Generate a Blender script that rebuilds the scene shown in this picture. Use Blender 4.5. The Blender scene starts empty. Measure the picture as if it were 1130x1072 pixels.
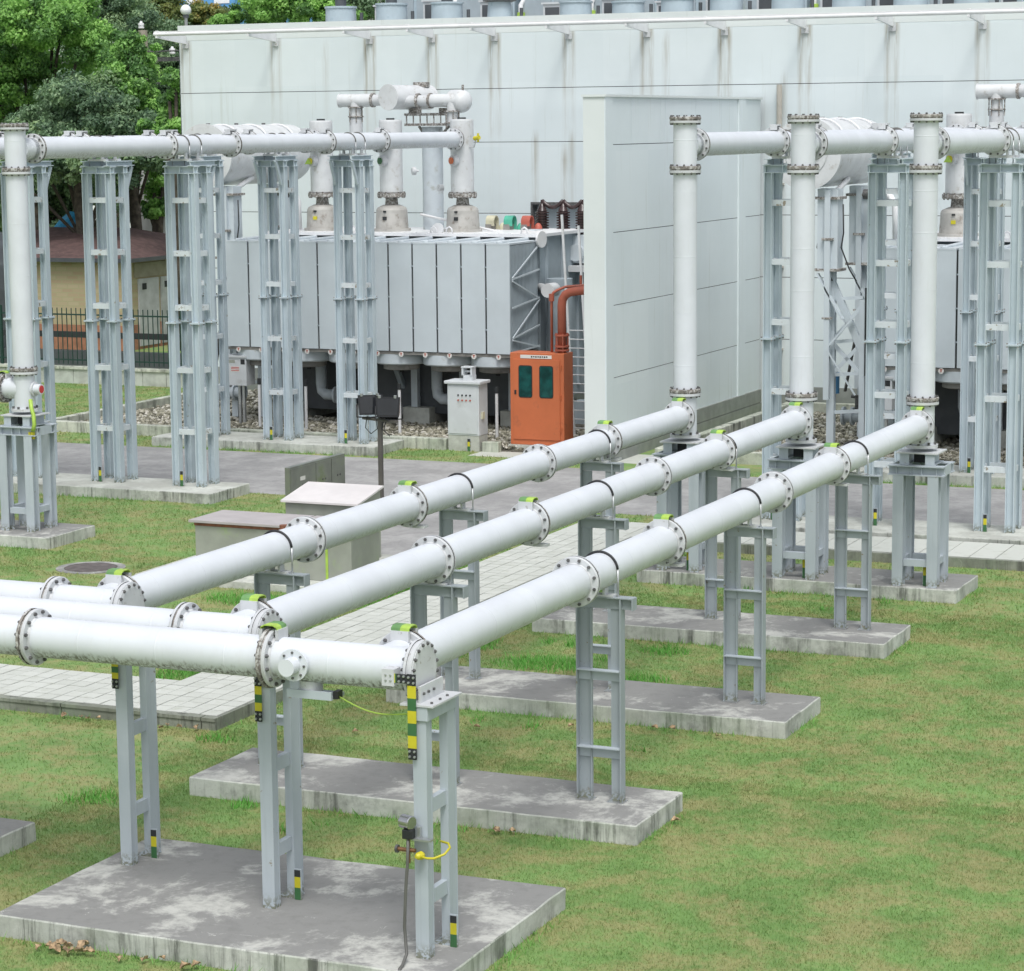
import bpy, math, random
import numpy as np
from mathutils import Vector, Matrix, noise as mnoise
random.seed(7)
rng = np.random.default_rng(7)
PI = math.pi
scene = bpy.context.scene
col = scene.collection

# ------------------------------------------------------------------ materials
def new_mat(name):
    m = bpy.data.materials.new(name); m.use_nodes = True
    nt = m.node_tree
    for n in list(nt.nodes): nt.nodes.remove(n)
    out = nt.nodes.new('ShaderNodeOutputMaterial')
    b = nt.nodes.new('ShaderNodeBsdfPrincipled')
    nt.links.new(b.outputs[0], out.inputs[0])
    return m, nt, b

class NB:
    """small helper to wire shader nodes"""
    def __init__(s, nt): s.nt = nt; s._pos = None; s._nrm = None
    def node(s, t, **k):
        n = s.nt.nodes.new(t)
        for a, v in k.items(): setattr(n, a, v)
        return n
    def link(s, a, b): s.nt.links.new(a, b)
    def geo(s):
        if not s._pos: s._pos = s.node('ShaderNodeNewGeometry')
        return s._pos
    def pos(s, scale=(1, 1, 1)):
        g = s.geo()
        mp = s.node('ShaderNodeMapping'); mp.inputs['Scale'].default_value = scale
        s.link(g.outputs['Position'], mp.inputs['Vector'])
        return mp.outputs[0]
    def noise(s, scale=1.0, vec=(1, 1, 1), detail=4, rough=.55, dist=0):
        n = s.node('ShaderNodeTexNoise'); n.inputs['Scale'].default_value = scale
        n.inputs['Detail'].default_value = detail; n.inputs['Roughness'].default_value = rough
        n.inputs['Distortion'].default_value = dist
        s.link(s.pos(vec), n.inputs['Vector'])
        return n.outputs[0]
    def ramp(s, fac, lo, hi):
        r = s.node('ShaderNodeMapRange'); r.interpolation_type = 'SMOOTHSTEP'
        r.inputs['From Min'].default_value = lo; r.inputs['From Max'].default_value = hi
        s.link(fac, r.inputs['Value']); return r.outputs[0]
    def mul(s, a, b):
        m = s.node('ShaderNodeMath', operation='MULTIPLY')
        for i, v in ((0, a), (1, b)):
            if isinstance(v, (int, float)): m.inputs[i].default_value = v
            else: s.link(v, m.inputs[i])
        return m.outputs[0]
    def add(s, a, b):
        m = s.node('ShaderNodeMath', operation='ADD')
        for i, v in ((0, a), (1, b)):
            if isinstance(v, (int, float)): m.inputs[i].default_value = v
            else: s.link(v, m.inputs[i])
        return m.outputs[0]
    def mix(s, fac, a, b):
        m = s.node('ShaderNodeMix', data_type='RGBA')
        if isinstance(fac, (int, float)): m.inputs[0].default_value = fac
        else: s.link(fac, m.inputs[0])
        for i, v in ((6, a), (7, b)):
            if isinstance(v, tuple): m.inputs[i].default_value = (*v, 1)
            else: s.link(v, m.inputs[i])
        return m.outputs[2]
    def attr(s, name):
        a = s.node('ShaderNodeAttribute'); a.attribute_name = name; return a.outputs['Fac']
    def normal_z(s):
        x = s.node('ShaderNodeSeparateXYZ'); s.link(s.geo().outputs['Normal'], x.inputs[0]); return x.outputs[2]
    def posz(s):
        x = s.node('ShaderNodeSeparateXYZ'); s.link(s.geo().outputs['Position'], x.inputs[0]); return x.outputs[2]
    def bump(s, h, strength=.3, dist=.01):
        b = s.node('ShaderNodeBump'); b.inputs['Strength'].default_value = strength
        b.inputs['Distance'].default_value = dist; s.link(h, b.inputs['Height']); return b.outputs[0]

def plain(name, c, rough=.55, metal=0.0, var=.12, vscale=3.0, dirt=None, dscale=6.0, dlo=.58, dhi=.72):
    m, nt, b = new_mat(name); k = NB(nt)
    c2 = tuple(x * (1 - var * 2) for x in c)
    cc = k.mix(k.ramp(k.noise(vscale, detail=5), .3, .7), c2, c)
    if dirt: cc = k.mix(k.ramp(k.noise(dscale, detail=6, rough=.65), dlo, dhi), cc, dirt)
    k.link(cc, b.inputs['Base Color'])
    b.inputs['Roughness'].default_value = rough; b.inputs['Metallic'].default_value = metal
    return m

M = {}
def pipe_paint(name, c, grime, amount):
    m, nt, b = new_mat(name); k = NB(nt)
    cc = k.mix(k.ramp(k.noise(1.7, detail=5), .35, .7), tuple(x * .93 for x in c), c)
    faint = k.ramp(k.noise(1.0, vec=(14, 14, 3), detail=5, rough=.7), .52, .75)
    cc = k.mix(k.mul(faint, .16), cc, (.5, .5, .47))
    st = k.ramp(k.noise(1.0, vec=(34, 34, 5), detail=5, rough=.7), .40, .62)
    nz = k.node('ShaderNodeMath', operation='ADD'); k.link(k.normal_z(), nz.inputs[0])
    k.link(k.mul(k.noise(1.0, vec=(20, 20, 2), detail=3), .7), nz.inputs[1])
    low = k.ramp(nz.outputs[0], .05, -.45)
    cc = k.mix(k.mul(k.mul(st, low), amount), cc, grime)
    k.link(cc, b.inputs['Base Color'])
    b.inputs['Roughness'].default_value = .38
    return m
M['pipe'] = pipe_paint('white_pipe_paint', (.675, .71, .75), (.21, .20, .17), .55)
M['pipe_dirty'] = pipe_paint('weathered_pipe_paint', (.675, .71, .75), (.13, .12, .10), .95)
def steel_paint(name, a, c, rusty):
    m, nt, b = new_mat(name); k = NB(nt)
    cc = k.mix(k.ramp(k.noise(2.2, detail=5), .3, .7), a, c)
    oi = k.node('ShaderNodeObjectInfo')
    cc = k.mix(k.mul(oi.outputs['Random'], .40), cc, tuple(x * .84 for x in a))
    cc = k.mix(k.mul(k.ramp(k.noise(1.0, vec=(9, 9, .6), detail=7, rough=.7), .5, .72), .4), cc, tuple(x * .74 for x in a))
    drip = k.ramp(k.noise(1.0, vec=(26, 26, 2.2), detail=6, rough=.7), .66, .76)
    cc = k.mix(k.mul(drip, .55), cc, (.24, .23, .15))
    chips = k.ramp(k.noise(9, detail=6, rough=.6), rusty, rusty + .05)
    cc = k.mix(k.mul(chips, .8), cc, (.20, .15, .07))
    # moss and rust creeping up the lowest centimetres of the feet
    foot = k.mul(k.ramp(k.posz(), .36, .20), k.ramp(k.noise(30, detail=4), .42, .55))
    cc = k.mix(k.mul(foot, .8), cc, (.13, .13, .06))
    k.link(cc, b.inputs['Base Color']); b.inputs['Roughness'].default_value = .55
    return m
M['steel'] = steel_paint('grey_steel_paint', (.42, .475, .515), (.47, .525, .565), .67)
M['steel_shaded'] = steel_paint('shaded_grey_steel', (.315, .36, .385), (.36, .405, .43), .66)  # grey steel darkened for the shade of recessed ladder webs under the pipes
M['steel_pale'] = steel_paint('pale_blue_grey_steel', (.49, .575, .62), (.55, .63, .675), .69)
M['rung'] = steel_paint('pale_rung_steel', (.60, .655, .68), (.66, .71, .735), .60)
M['rust'] = plain('rusty_flange', (.27, .245, .22), .75, var=.3, vscale=14, dirt=(.50, .50, .48), dscale=20, dlo=.46, dhi=.62)
M['flange'] = plain('flange_paint', (.60, .62, .635), .5, var=.08, dirt=(.27, .25, .22), dscale=13, dlo=.60, dhi=.72)
M['bolt'] = plain('bolt_grey', (.17, .17, .17), .5, .3, var=.25, vscale=20)
M['black'] = plain('black_rubber', (.022, .023, .026), .5)
M['dark'] = plain('dark_recess', (.03, .034, .036), .8)
M['lampblack'] = plain('gloss_black_housing', (.012, .013, .016), .22)
M['galv'] = plain('galvanised_steel', (.52, .54, .55), .35, .7, var=.12, vscale=8)
M['green'] = plain('earthing_green', (.05, .16, .06), .45, var=.12)
M['yellow'] = plain('earthing_yellow', (.62, .56, .03), .45, var=.1)
M['lime'] = plain('faded_lime', (.42, .62, .10), .5, var=.12, vscale=8)
M['fadegreen'] = plain('faded_green', (.16, .34, .12), .55, var=.15, vscale=8)
M['orange'] = plain('orange_paint', (.57, .155, .062), .42, var=.06, vscale=2, dirt=(.38, .115, .055), dscale=4, dlo=.55, dhi=.75)
M['redpipe'] = plain('red_oxide_paint', (.42, .115, .07), .5, var=.1, dirt=(.22, .07, .05), dscale=8)
M['tealglass'] = plain('green_tinted_glass', (.010, .085, .080), .12, var=.3, vscale=5)
M['red'] = plain('red_paint', (.60, .05, .05), .5)
M['sign'] = plain('white_label', (.72, .71, .68), .5, var=.05)
M['cabgrey'] = plain('cabinet_grey', (.60, .63, .65), .45, var=.04, dirt=(.42, .43, .42), dscale=2.5, dlo=.55, dhi=.8)
M['radiator'] = plain('radiator_grey', (.575, .64, .68), .5, var=.04, vscale=1.2)
M['raddark'] = plain('fin_shade_and_tank_grey', (.36, .42, .46), .55, var=.06)  # darker copy of radiator grey: fin shade put into the colour; also tank grey
M['tank'] = plain('tank_grey', (.58, .64, .68), .5, var=.06, dirt=(.42, .44, .42), dscale=3, dlo=.56, dhi=.76)
M['bush'] = plain('bushing_white', (.66, .68, .69), .45, var=.06, dirt=(.38, .36, .32), dscale=5, dlo=.55, dhi=.78)
M['bushdirt'] = plain('weathered_casing', (.50, .49, .46), .6, var=.12, vscale=3, dirt=(.24, .21, .18), dscale=5, dlo=.52, dhi=.74)
M['fan'] = plain('grimy_header', (.30, .29, .27), .6, var=.2, dirt=(.14, .13, .12), dscale=5)
M['skidred'] = plain('dark_red_frame', (.085, .022, .02), .7, var=.2)
M['porcelain'] = plain('brown_porcelain', (.055, .034, .034), .25, var=.2)
M['mint'] = plain('mint_green_cover', (.10, .48, .34), .5)
M['cream'] = plain('cream_cover', (.62, .60, .44), .5)
M['coral'] = plain('red_cover', (.52, .13, .09), .5)
M['stainless'] = plain('stained_stainless', (.30, .32, .28), .34, .55, var=.15, vscale=2, dirt=(.22, .27, .15), dscale=2, dlo=.5, dhi=.7)
M['boxgrey'] = plain('box_olive_grey', (.36, .38, .33), .5, .15, var=.08, dirt=(.34, .44, .22), dscale=2.2, dlo=.54, dhi=.74)
M['lidwhite'] = plain('pale_lid', (.74, .71, .70), .5, .1, var=.05)
M['rustbox'] = plain('rust_trim', (.30, .12, .07), .7, var=.25, vscale=8)
M['polebrown'] = plain('brown_pole', (.14, .13, .12), .5, .3)
M['brick'] = None
M['fence'] = plain('dark_green_fence', (.012, .05, .04), .45)
M['fencewall'] = plain('pale_wall_tiles', (.52, .55, .50), .7, var=.15, dirt=(.33, .37, .30), dscale=2)
M['roofbrown'] = plain('brown_roof', (.125, .075, .07), .8, var=.2, vscale=4, dirt=(.22, .16, .12), dscale=9, dlo=.62, dhi=.7)
M['lintel'] = plain('buff_lintel', (.36, .32, .25), .7)
M['door'] = plain('pale_steel_door', (.50, .51, .53), .5)
M['bark'] = plain('bark', (.10, .085, .065), .9, var=.3, vscale=6)
M['unit'] = plain('pale_blue_casing', (.43, .525, .585), .45, var=.06, dirt=(.30, .40, .46), dscale=3)
M['white'] = plain('white_paint', (.78, .79, .80), .45, var=.05)
M['bluewall'] = plain('blue_cladding', (.12, .34, .62), .5)
M['tarp'] = plain('blue_tarpaulin', (.03, .30, .55), .5)
M['darkgrey'] = plain('dark_grey_steel', (.085, .095, .105), .5)
M['globe'] = plain('milky_globe', (.80, .82, .83), .25, var=.02)
M['brass'] = plain('brass', (.26, .14, .07), .4, .6)
M['chrome'] = plain('brushed_chrome', (.55, .55, .55), .2, .9)
M['conduit'] = plain('grey_conduit', (.13, .13, .12), .45)
M['deadleaf'] = plain('dead_leaf', (.55, .40, .24), .8, var=.35, vscale=25)
M['iron'] = plain('cast_iron', (.15, .13, .125), .7, var=.2, vscale=9)
M['beigepipe'] = plain('beige_downpipe', (.52, .49, .43), .5)

def concrete(name, dark, light, lo, hi, streak):
    m, nt, b = new_mat(name); k = NB(nt)
    n = k.noise(1.0, detail=12, rough=.72, dist=.25)
    cc = k.mix(k.ramp(n, lo, hi), dark, light)
    cc = k.mix(k.mul(k.ramp(k.noise(7, detail=7, rough=.7), .45, .7), .35), cc, tuple(x * .62 for x in dark))
    cc = k.mix(k.mul(k.ramp(k.noise(2.6, detail=12, rough=.82, dist=2.0), .62, .66), .8), cc, tuple(min(1, x * 1.25) for x in light))
    cc = k.mix(k.mul(k.ramp(k.noise(40, detail=3), .62, .72), .35), cc, tuple(x * .5 for x in dark))
    if streak:
        s = k.ramp(k.noise(1.0, vec=(4.2, 4.2, .22), detail=8, rough=.78), .47, .62)
        cc = k.mix(k.mul(k.mul(s, .9), k.ramp(k.noise(.9, detail=5, rough=.7), .36, .60)), cc, (.060, .064, .056))
        s2 = k.ramp(k.noise(1.0, vec=(1.1, 1.1, .9), detail=6, rough=.7), .52, .66)
        cc = k.mix(k.mul(s2, .6), cc, (.13, .135, .12))
        g = k.ramp(k.noise(1.6, detail=4), .50, .7)
        cc = k.mix(k.mul(g, .35), cc, (.24, .30, .20))
    k.link(cc, b.inputs['Base Color']); b.inputs['Roughness'].default_value = .85
    k.link(k.bump(k.noise(60, detail=6), .25, .006), b.inputs['Normal'])
    return m
M['ctop'] = concrete('weathered_concrete_top', (.242, .243, .234), (.50, .505, .47), .49, .61, False)
M['cside'] = concrete('streaked_concrete_side', (.40, .42, .38), (.58, .60, .555), .36, .62, True)
M['cpale'] = concrete('pale_concrete', (.42, .43, .39), (.58, .60, .55), .40, .62, False)
M['kerb'] = concrete('kerb_concrete', (.46, .49, .41), (.60, .62, .54), .40, .62, True)
M['road'] = concrete('worn_road', (.285, .284, .28), (.395, .392, .386), .40, .64, False)

def paver_mat():
    m, nt, b = new_mat('pale_pavers'); k = NB(nt)
    v = k.attr('tint')
    cc = k.mix(v, (.50, .52, .475), (.56, .58, .535))
    cc = k.mix(k.mul(k.ramp(k.noise(5, detail=8, rough=.7), .5, .72), .5), cc, (.36, .38, .31))
    k.link(cc, b.inputs['Base Color']); b.inputs['Roughness'].default_value = .85
    return m
M['paver'] = paver_mat()
M['paverside'] = concrete('mossy_kerb', (.19, .205, .165), (.29, .31, .26), .4, .65, True)

def wall_mat(name, a, c, panel):
    m, nt, b = new_mat(name); k = NB(nt)
    x = k.node('ShaderNodeSeparateXYZ'); k.link(k.geo().outputs['Position'], x.inputs[0])
    s = k.add(x.outputs[0], x.outputs[1])
    fl = k.node('ShaderNodeMath', operation='FLOOR'); k.link(k.mul(s, 1 / panel), fl.inputs[0])
    zl = k.node('ShaderNodeMath', operation='FLOOR'); k.link(k.mul(x.outputs[2], .62), zl.inputs[0])
    cb = k.node('ShaderNodeCombineXYZ'); k.link(fl.outputs[0], cb.inputs[0]); k.link(zl.outputs[0], cb.inputs[1])
    wn = k.node('ShaderNodeTexWhiteNoise'); k.link(cb.outputs[0], wn.inputs[0])
    cc = k.mix(wn.outputs[0], a, c)
    cc = k.mix(k.mul(k.ramp(k.noise(.5, detail=6, rough=.6), .4, .75), .5), cc, tuple(q * .92 for q in a))
    st = k.ramp(k.noise(1.0, vec=(5, 5, .22), detail=6, rough=.72), .56, .74)
    cc = k.mix(k.mul(st, .32), cc, (.40, .43, .36))
    sn = k.mul(k.attr('stain'), k.ramp(k.noise(1.0, vec=(18, 18, 1.2), detail=5), .28, .55))
    cc = k.mix(sn, cc, (.30, .26, .18))
    k.link(cc, b.inputs['Base Color']); b.inputs['Roughness'].default_value = .62
    k.link(k.bump(k.noise(.7, detail=3), .35, .06), b.inputs['Normal'])
    return m
M['wall'] = wall_mat('pale_wall_panels', (.675, .748, .765), (.71, .778, .793), .95)
M['parapet'] = wall_mat('weathered_parapet', (.66, .715, .70), (.70, .745, .73), 1.4)
M['plinthband'] = plain('grey_wall_base', (.30, .32, .30), .8, var=.1)

def brick_mat():
    m, nt, b = new_mat('tan_brick'); k = NB(nt)
    t = k.node('ShaderNodeTexBrick')
    k.link(k.pos((1, 1, 1)), t.inputs['Vector'])
    mp = t.inputs['Vector'].links[0].from_node
    mp.inputs['Rotation'].default_value = (PI / 2, 0, 0)
    t.inputs['Color1'].default_value = (.42, .325, .21, 1); t.inputs['Color2'].default_value = (.46, .40, .26, 1)
    t.inputs['Mortar'].default_value = (.40, .37, .22, 1); t.inputs['Scale'].default_value = 1
    t.inputs['Brick Width'].default_value = .42; t.inputs['Row Height'].default_value = .14; t.inputs['Mortar Size'].default_value = .018
    k.link(t.outputs[0], b.inputs['Base Color']); b.inputs['Roughness'].default_value = .85
    return m
M['brick'] = brick_mat()
M['redbrick'] = plain('red_brick_base', (.40, .19, .12), .85, var=.15, vscale=4)

def leaf_mat(name, dark, mid, bright):
    m, nt, b = new_mat(name); k = NB(nt)
    v = k.attr('tint')
    cc = k.mix(k.ramp(v, 0, .5), dark, mid)
    cc = k.mix(k.ramp(v, .5, 1), cc, bright)
    k.link(cc, b.inputs['Base Color']); b.inputs['Roughness'].default_value = .5
    tr = k.node('ShaderNodeBsdfTranslucent'); k.link(cc, tr.inputs[0])
    ms = k.node('ShaderNodeMixShader'); ms.inputs[0].default_value = .38
    k.link(b.outputs[0], ms.inputs[1]); k.link(tr.outputs[0], ms.inputs[2])
    out = [n for n in nt.nodes if n.type == 'OUTPUT_MATERIAL'][0]
    k.link(ms.outputs[0], out.inputs[0])
    return m
M['leaf_bright'] = leaf_mat('bright_foliage', (.09, .21, .06), (.27, .52, .13), (.40, .68, .18))
M['leaf_dark'] = leaf_mat('dark_foliage', (.085, .155, .09), (.22, .35, .19), (.32, .46, .22))
M['leaf_olive'] = leaf_mat('olive_foliage', (.10, .16, .05), (.22, .27, .08), (.50, .38, .10))

def grass_mat(name, use_attr):
    m, nt, b = new_mat(name); k = NB(nt)
    g = k.mix(k.ramp(k.noise(.7, detail=5, rough=.6), .35, .65), (.128, .240, .060), (.182, .312, .090))
    dry = k.ramp(k.noise(1.3, detail=10, rough=.76, dist=.2), .42, .61)
    g = k.mix(k.mul(dry, .70), g, (.335, .29, .135))
    g = k.mix(k.mul(k.ramp(k.noise(14, detail=4), .5, .75), .40), g, (.10, .17, .055))
    if use_attr:
        v = k.attr('tint')
        g = k.mix(k.mul(k.ramp(v, .55, 1), .32), g, (.32, .38, .14))
        g = k.mix(k.mul(k.ramp(v, .0, -.5), 1.0), g, (.11, .34, .05))
    k.link(g, b.inputs['Base Color']); b.inputs['Roughness'].default_value = .7
    return m
M['soil'] = grass_mat('lawn_soil', False)
M['grass'] = grass_mat('lawn_blades', True)
def gravel_mat():
    m, nt, b = new_mat('gravel_stone'); k = NB(nt)
    v = k.attr('tint')
    c = k.mix(k.ramp(v, 0, .6), (.12, .115, .085), (.32, .305, .235))
    c = k.mix(k.ramp(v, .6, 1), c, (.58, .56, .50))
    k.link(c, b.inputs['Base Color']); b.inputs['Roughness'].default_value = .8
    return m
M['gravel'] = gravel_mat()
M['gravelbase'] = plain('gravel_bed_earth', (.17, .16, .13), .9, var=.3, vscale=10)

# ------------------------------------------------------------------ mesh builder
class MB:
    def __init__(s): s.v = []; s.f = []; s.m = []; s.s = []
    def face(s, pts, mi=0, smooth=False):
        i = len(s.v); s.v += [tuple(p) for p in pts]; s.f.append(tuple(range(i, i + len(pts)))); s.m.append(mi); s.s.append(smooth)
    def box(s, lo, hi, mi=0, tm=None):
        x0, y0, z0 = lo; x1, y1, z1 = hi; i = len(s.v)
        s.v += [(x0,y0,z0),(x1,y0,z0),(x1,y1,z0),(x0,y1,z0),(x0,y0,z1),(x1,y0,z1),(x1,y1,z1),(x0,y1,z1)]
        for q, t in (((0,3,2,1),mi),((4,5,6,7),mi if tm is None else tm),((0,1,5,4),mi),((1,2,6,5),mi),((2,3,7,6),mi),((3,0,4,7),mi)):
            s.f.append(tuple(i + a for a in q)); s.m.append(t); s.s.append(False)
        return s
    def cbox(s, c, d, mi=0):
        return s.box([c[i] - d[i] / 2 for i in range(3)], [c[i] + d[i] / 2 for i in range(3)], mi)
    def frame(s, d):
        d = Vector(d).normalized()
        a = Vector((0, 0, 1)) if abs(d.z) < .9 else Vector((1, 0, 0))
        u = d.cross(a).normalized(); w = u.cross(d).normalized(); return d, u, w
    def bar(s, p0, p1, wd, ht, mi=0):
        """rectangular bar between two points"""
        p0 = Vector(p0); p1 = Vector(p1); d, u, w = s.frame(p1 - p0); i = len(s.v)
        for p in (p0, p1):
            for a, b in ((-1,-1),(1,-1),(1,1),(-1,1)): s.v.append(tuple(p + u * a * wd / 2 + w * b * ht / 2))
        for q in ((3,2,1,0),(4,5,6,7),(0,1,5,4),(1,2,6,5),(2,3,7,6),(3,0,4,7)):
            s.f.append(tuple(i + a for a in q)); s.m.append(mi); s.s.append(False)
        return s
    def lathe(s, o, d, prof, seg=32, mi=0, smooth=True, cap0=True, cap1=True):
        """prof = [(t along axis, radius)...]; each band has its own vertices unless smooth follows"""
        o = Vector(o); d, u, w = s.frame(d)
        ring = lambda t, r: [tuple(o + d * t + (u * math.cos(2*PI*k/seg) + w * math.sin(2*PI*k/seg)) * r) for k in range(seg)]
        for j in range(len(prof) - 1):
            i = len(s.v); s.v += ring(*prof[j]) + ring(*prof[j + 1])
            for k in range(seg):
                k2 = (k + 1) % seg
                s.f.append((i + k, i + seg + k, i + seg + k2, i + k2)); s.m.append(mi); s.s.append(smooth)
        if cap0 and prof[0][1] > 1e-5:
            i = len(s.v); s.v += ring(*prof[0]); s.f.append(tuple(i + k for k in range(seg))); s.m.append(mi); s.s.append(False)
        if cap1 and prof[-1][1] > 1e-5:
            i = len(s.v); s.v += ring(*prof[-1]); s.f.append(tuple(i + seg - 1 - k for k in range(seg))); s.m.append(mi); s.s.append(False)
        return s
    def cyl(s, p0, p1, r, seg=32, mi=0, r1=None):
        p0 = Vector(p0); p1 = Vector(p1); L = (p1 - p0).length
        return s.lathe(p0, p1 - p0, [(0, r), (L, r if r1 is None else r1)], seg, mi)
    def dome(s, o, d, r, h, seg=32, mi=0, n=8):
        prof = [(h * math.sin(PI/2 * k / n), max(0.0, r * math.cos(PI/2 * k / n))) for k in range(n + 1)]
        i0 = len(s.v); o = Vector(o); d, u, w = s.frame(d)
        for t, rr in prof:
            s.v += [tuple(o + d * t + (u * math.cos(2*PI*k/seg) + w * math.sin(2*PI*k/seg)) * max(rr, 1e-4)) for k in range(seg)]
        for j in range(n):
            for k in range(seg):
                k2 = (k + 1) % seg; a = i0 + j * seg
                s.f.append((a + k, a + seg + k, a + seg + k2, a + k2)); s.m.append(mi); s.s.append(True)
        return s
    def tube(s, pts, r, seg=10, mi=0):
        pts = [Vector(p) for p in pts]; i0 = len(s.v); n = len(pts)
        d0 = (pts[1] - pts[0]).normalized(); _, u, w = s.frame(d0)
        for j, p in enumerate(pts):
            d = (pts[min(j + 1, n - 1)] - pts[max(j - 1, 0)]).normalized()
            u = (u - d * u.dot(d)).normalized(); w = d.cross(u)
            s.v += [tuple(p + (u * math.cos(2*PI*k/seg) + w * math.sin(2*PI*k/seg)) * r) for k in range(seg)]
        for j in range(n - 1):
            for k in range(seg):
                k2 = (k + 1) % seg; a = i0 + j * seg
                s.f.append((a + k, a + k2, a + seg + k2, a + seg + k)); s.m.append(mi); s.s.append(True)
        s.f.append(tuple(i0 + seg - 1 - k for k in range(seg))); s.m.append(mi); s.s.append(False)
        s.f.append(tuple(i0 + (n - 1) * seg + k for k in range(seg))); s.m.append(mi); s.s.append(False)
        return s
    def hbeam(s, p0, p1, b, h, fl, tw=.011, tf=.016, mi=0):
        """H section from p0 to p1; fl = direction normal to the flanges, h overall depth along fl, b flange width"""
        p0 = Vector(p0); p1 = Vector(p1); d = (p1 - p0).normalized(); f = Vector(fl).normalized(); g = d.cross(f)
        P2 = [(-b/2,-h/2),(b/2,-h/2),(b/2,-h/2+tf),(tw/2,-h/2+tf),(tw/2,h/2-tf),(b/2,h/2-tf),(b/2,h/2),(-b/2,h/2),(-b/2,h/2-tf),(-tw/2,h/2-tf),(-tw/2,-h/2+tf),(-b/2,-h/2+tf)]
        i = len(s.v)
        for p in (p0, p1):
            for a, c in P2: s.v.append(tuple(p + g * a + f * c))
        n = 12
        for k in range(n):
            k2 = (k + 1) % n; s.f.append((i + k, i + k2, i + n + k2, i + n + k)); s.m.append(mi); s.s.append(False)
        for base, rev in ((0, True), (n, False)):
            for q in ((0,1,2,11),(11,2,3,10),(10,3,4,9),(9,4,5,8),(8,5,6,7)):
                q = tuple(i + base + a for a in q); s.f.append(q[::-1] if rev else q); s.m.append(mi); s.s.append(False)
        return s
    def build(s, name, mats, parent=None, label=None, bevel=0):
        if not isinstance(mats, (list, tuple)): mats = [mats]
        me = bpy.data.meshes.new(name); me.from_pydata(s.v, [], s.f); me.update()
        me.polygons.foreach_set('material_index', s.m); me.polygons.foreach_set('use_smooth', s.s)
        for m in mats: me.materials.append(M[m] if isinstance(m, str) else m)
        o = bpy.data.objects.new(name, me); col.objects.link(o)
        if parent: o.parent = parent
        if label: o['label'] = label
        if bevel:
            b = o.modifiers.new('bevel', 'BEVEL'); b.width = bevel; b.segments = 2; b.limit_method = 'ANGLE'
        return o

def thing(name, label, cat, loc=(0, 0, 0), group=None, rz=0):
    o = bpy.data.objects.new(name, None); o.empty_display_size = .2; col.objects.link(o)
    o.location = loc; o.rotation_euler = (0, 0, rz); o['label'] = label; o['category'] = cat
    if group: o['group'] = group
    return o
def tag(o, label, cat, group=None):
    o['label'] = label; o['category'] = cat
    if group: o['group'] = group
    return o
def struct(o, kind='structure'):
    o['kind'] = kind; return o
def dup(root, loc, label, group=None, rz=None):
    r = root.copy(); col.objects.link(r); r.location = loc; r['label'] = label
    if rz is not None: r.rotation_euler = (0, 0, rz)
    if group: r['group'] = group
    for ch in list(root.children):
        c = ch.copy(); col.objects.link(c); c.parent = r
        for g in list(ch.children):
            d = g.copy(); col.objects.link(d); d.parent = c
    return r
def np_mesh(name, V, F, mats, tint=None, mi=None):
    """big mesh from numpy arrays; F is (n,3) or (n,4)"""
    me = bpy.data.meshes.new(name); n, k = F.shape
    me.vertices.add(len(V)); me.vertices.foreach_set('co', V.astype(np.float32).ravel())
    me.loops.add(n * k); me.loops.foreach_set('vertex_index', F.astype(np.int32).ravel())
    me.polygons.add(n); me.polygons.foreach_set('loop_start', np.arange(0, n * k, k, dtype=np.int32))
    me.polygons.foreach_set('loop_total', np.full(n, k, dtype=np.int32))
    if mi is not None: me.polygons.foreach_set('material_index', mi.astype(np.int32))
    for m in mats: me.materials.append(M[m])
    if tint is not None:
        a = me.attributes.new('tint', 'FLOAT', 'POINT'); a.data.foreach_set('value', tint.astype(np.float32))
    me.update(calc_edges=True)
    if name in ('paver_path', 'gravel'): me.polygons.foreach_set('use_smooth', np.zeros(n, dtype=bool))
    o = bpy.data.objects.new(name, me); col.objects.link(o); return o

# ------------------------------------------------------------------ ground
g = MB(); g.face([(-400, -60, 0), (300, -60, 0), (300, 500, 0), (-400, 500, 0)])
struct(g.build('ground', 'soil'))
r = MB(); r.box((-90, 41.5, -.1), (40, 46.85, .004)); r.box((-19.5, 34.6, -.1), (-17.25, 41.5, .004))
struct(r.build('road', 'road'))

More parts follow.
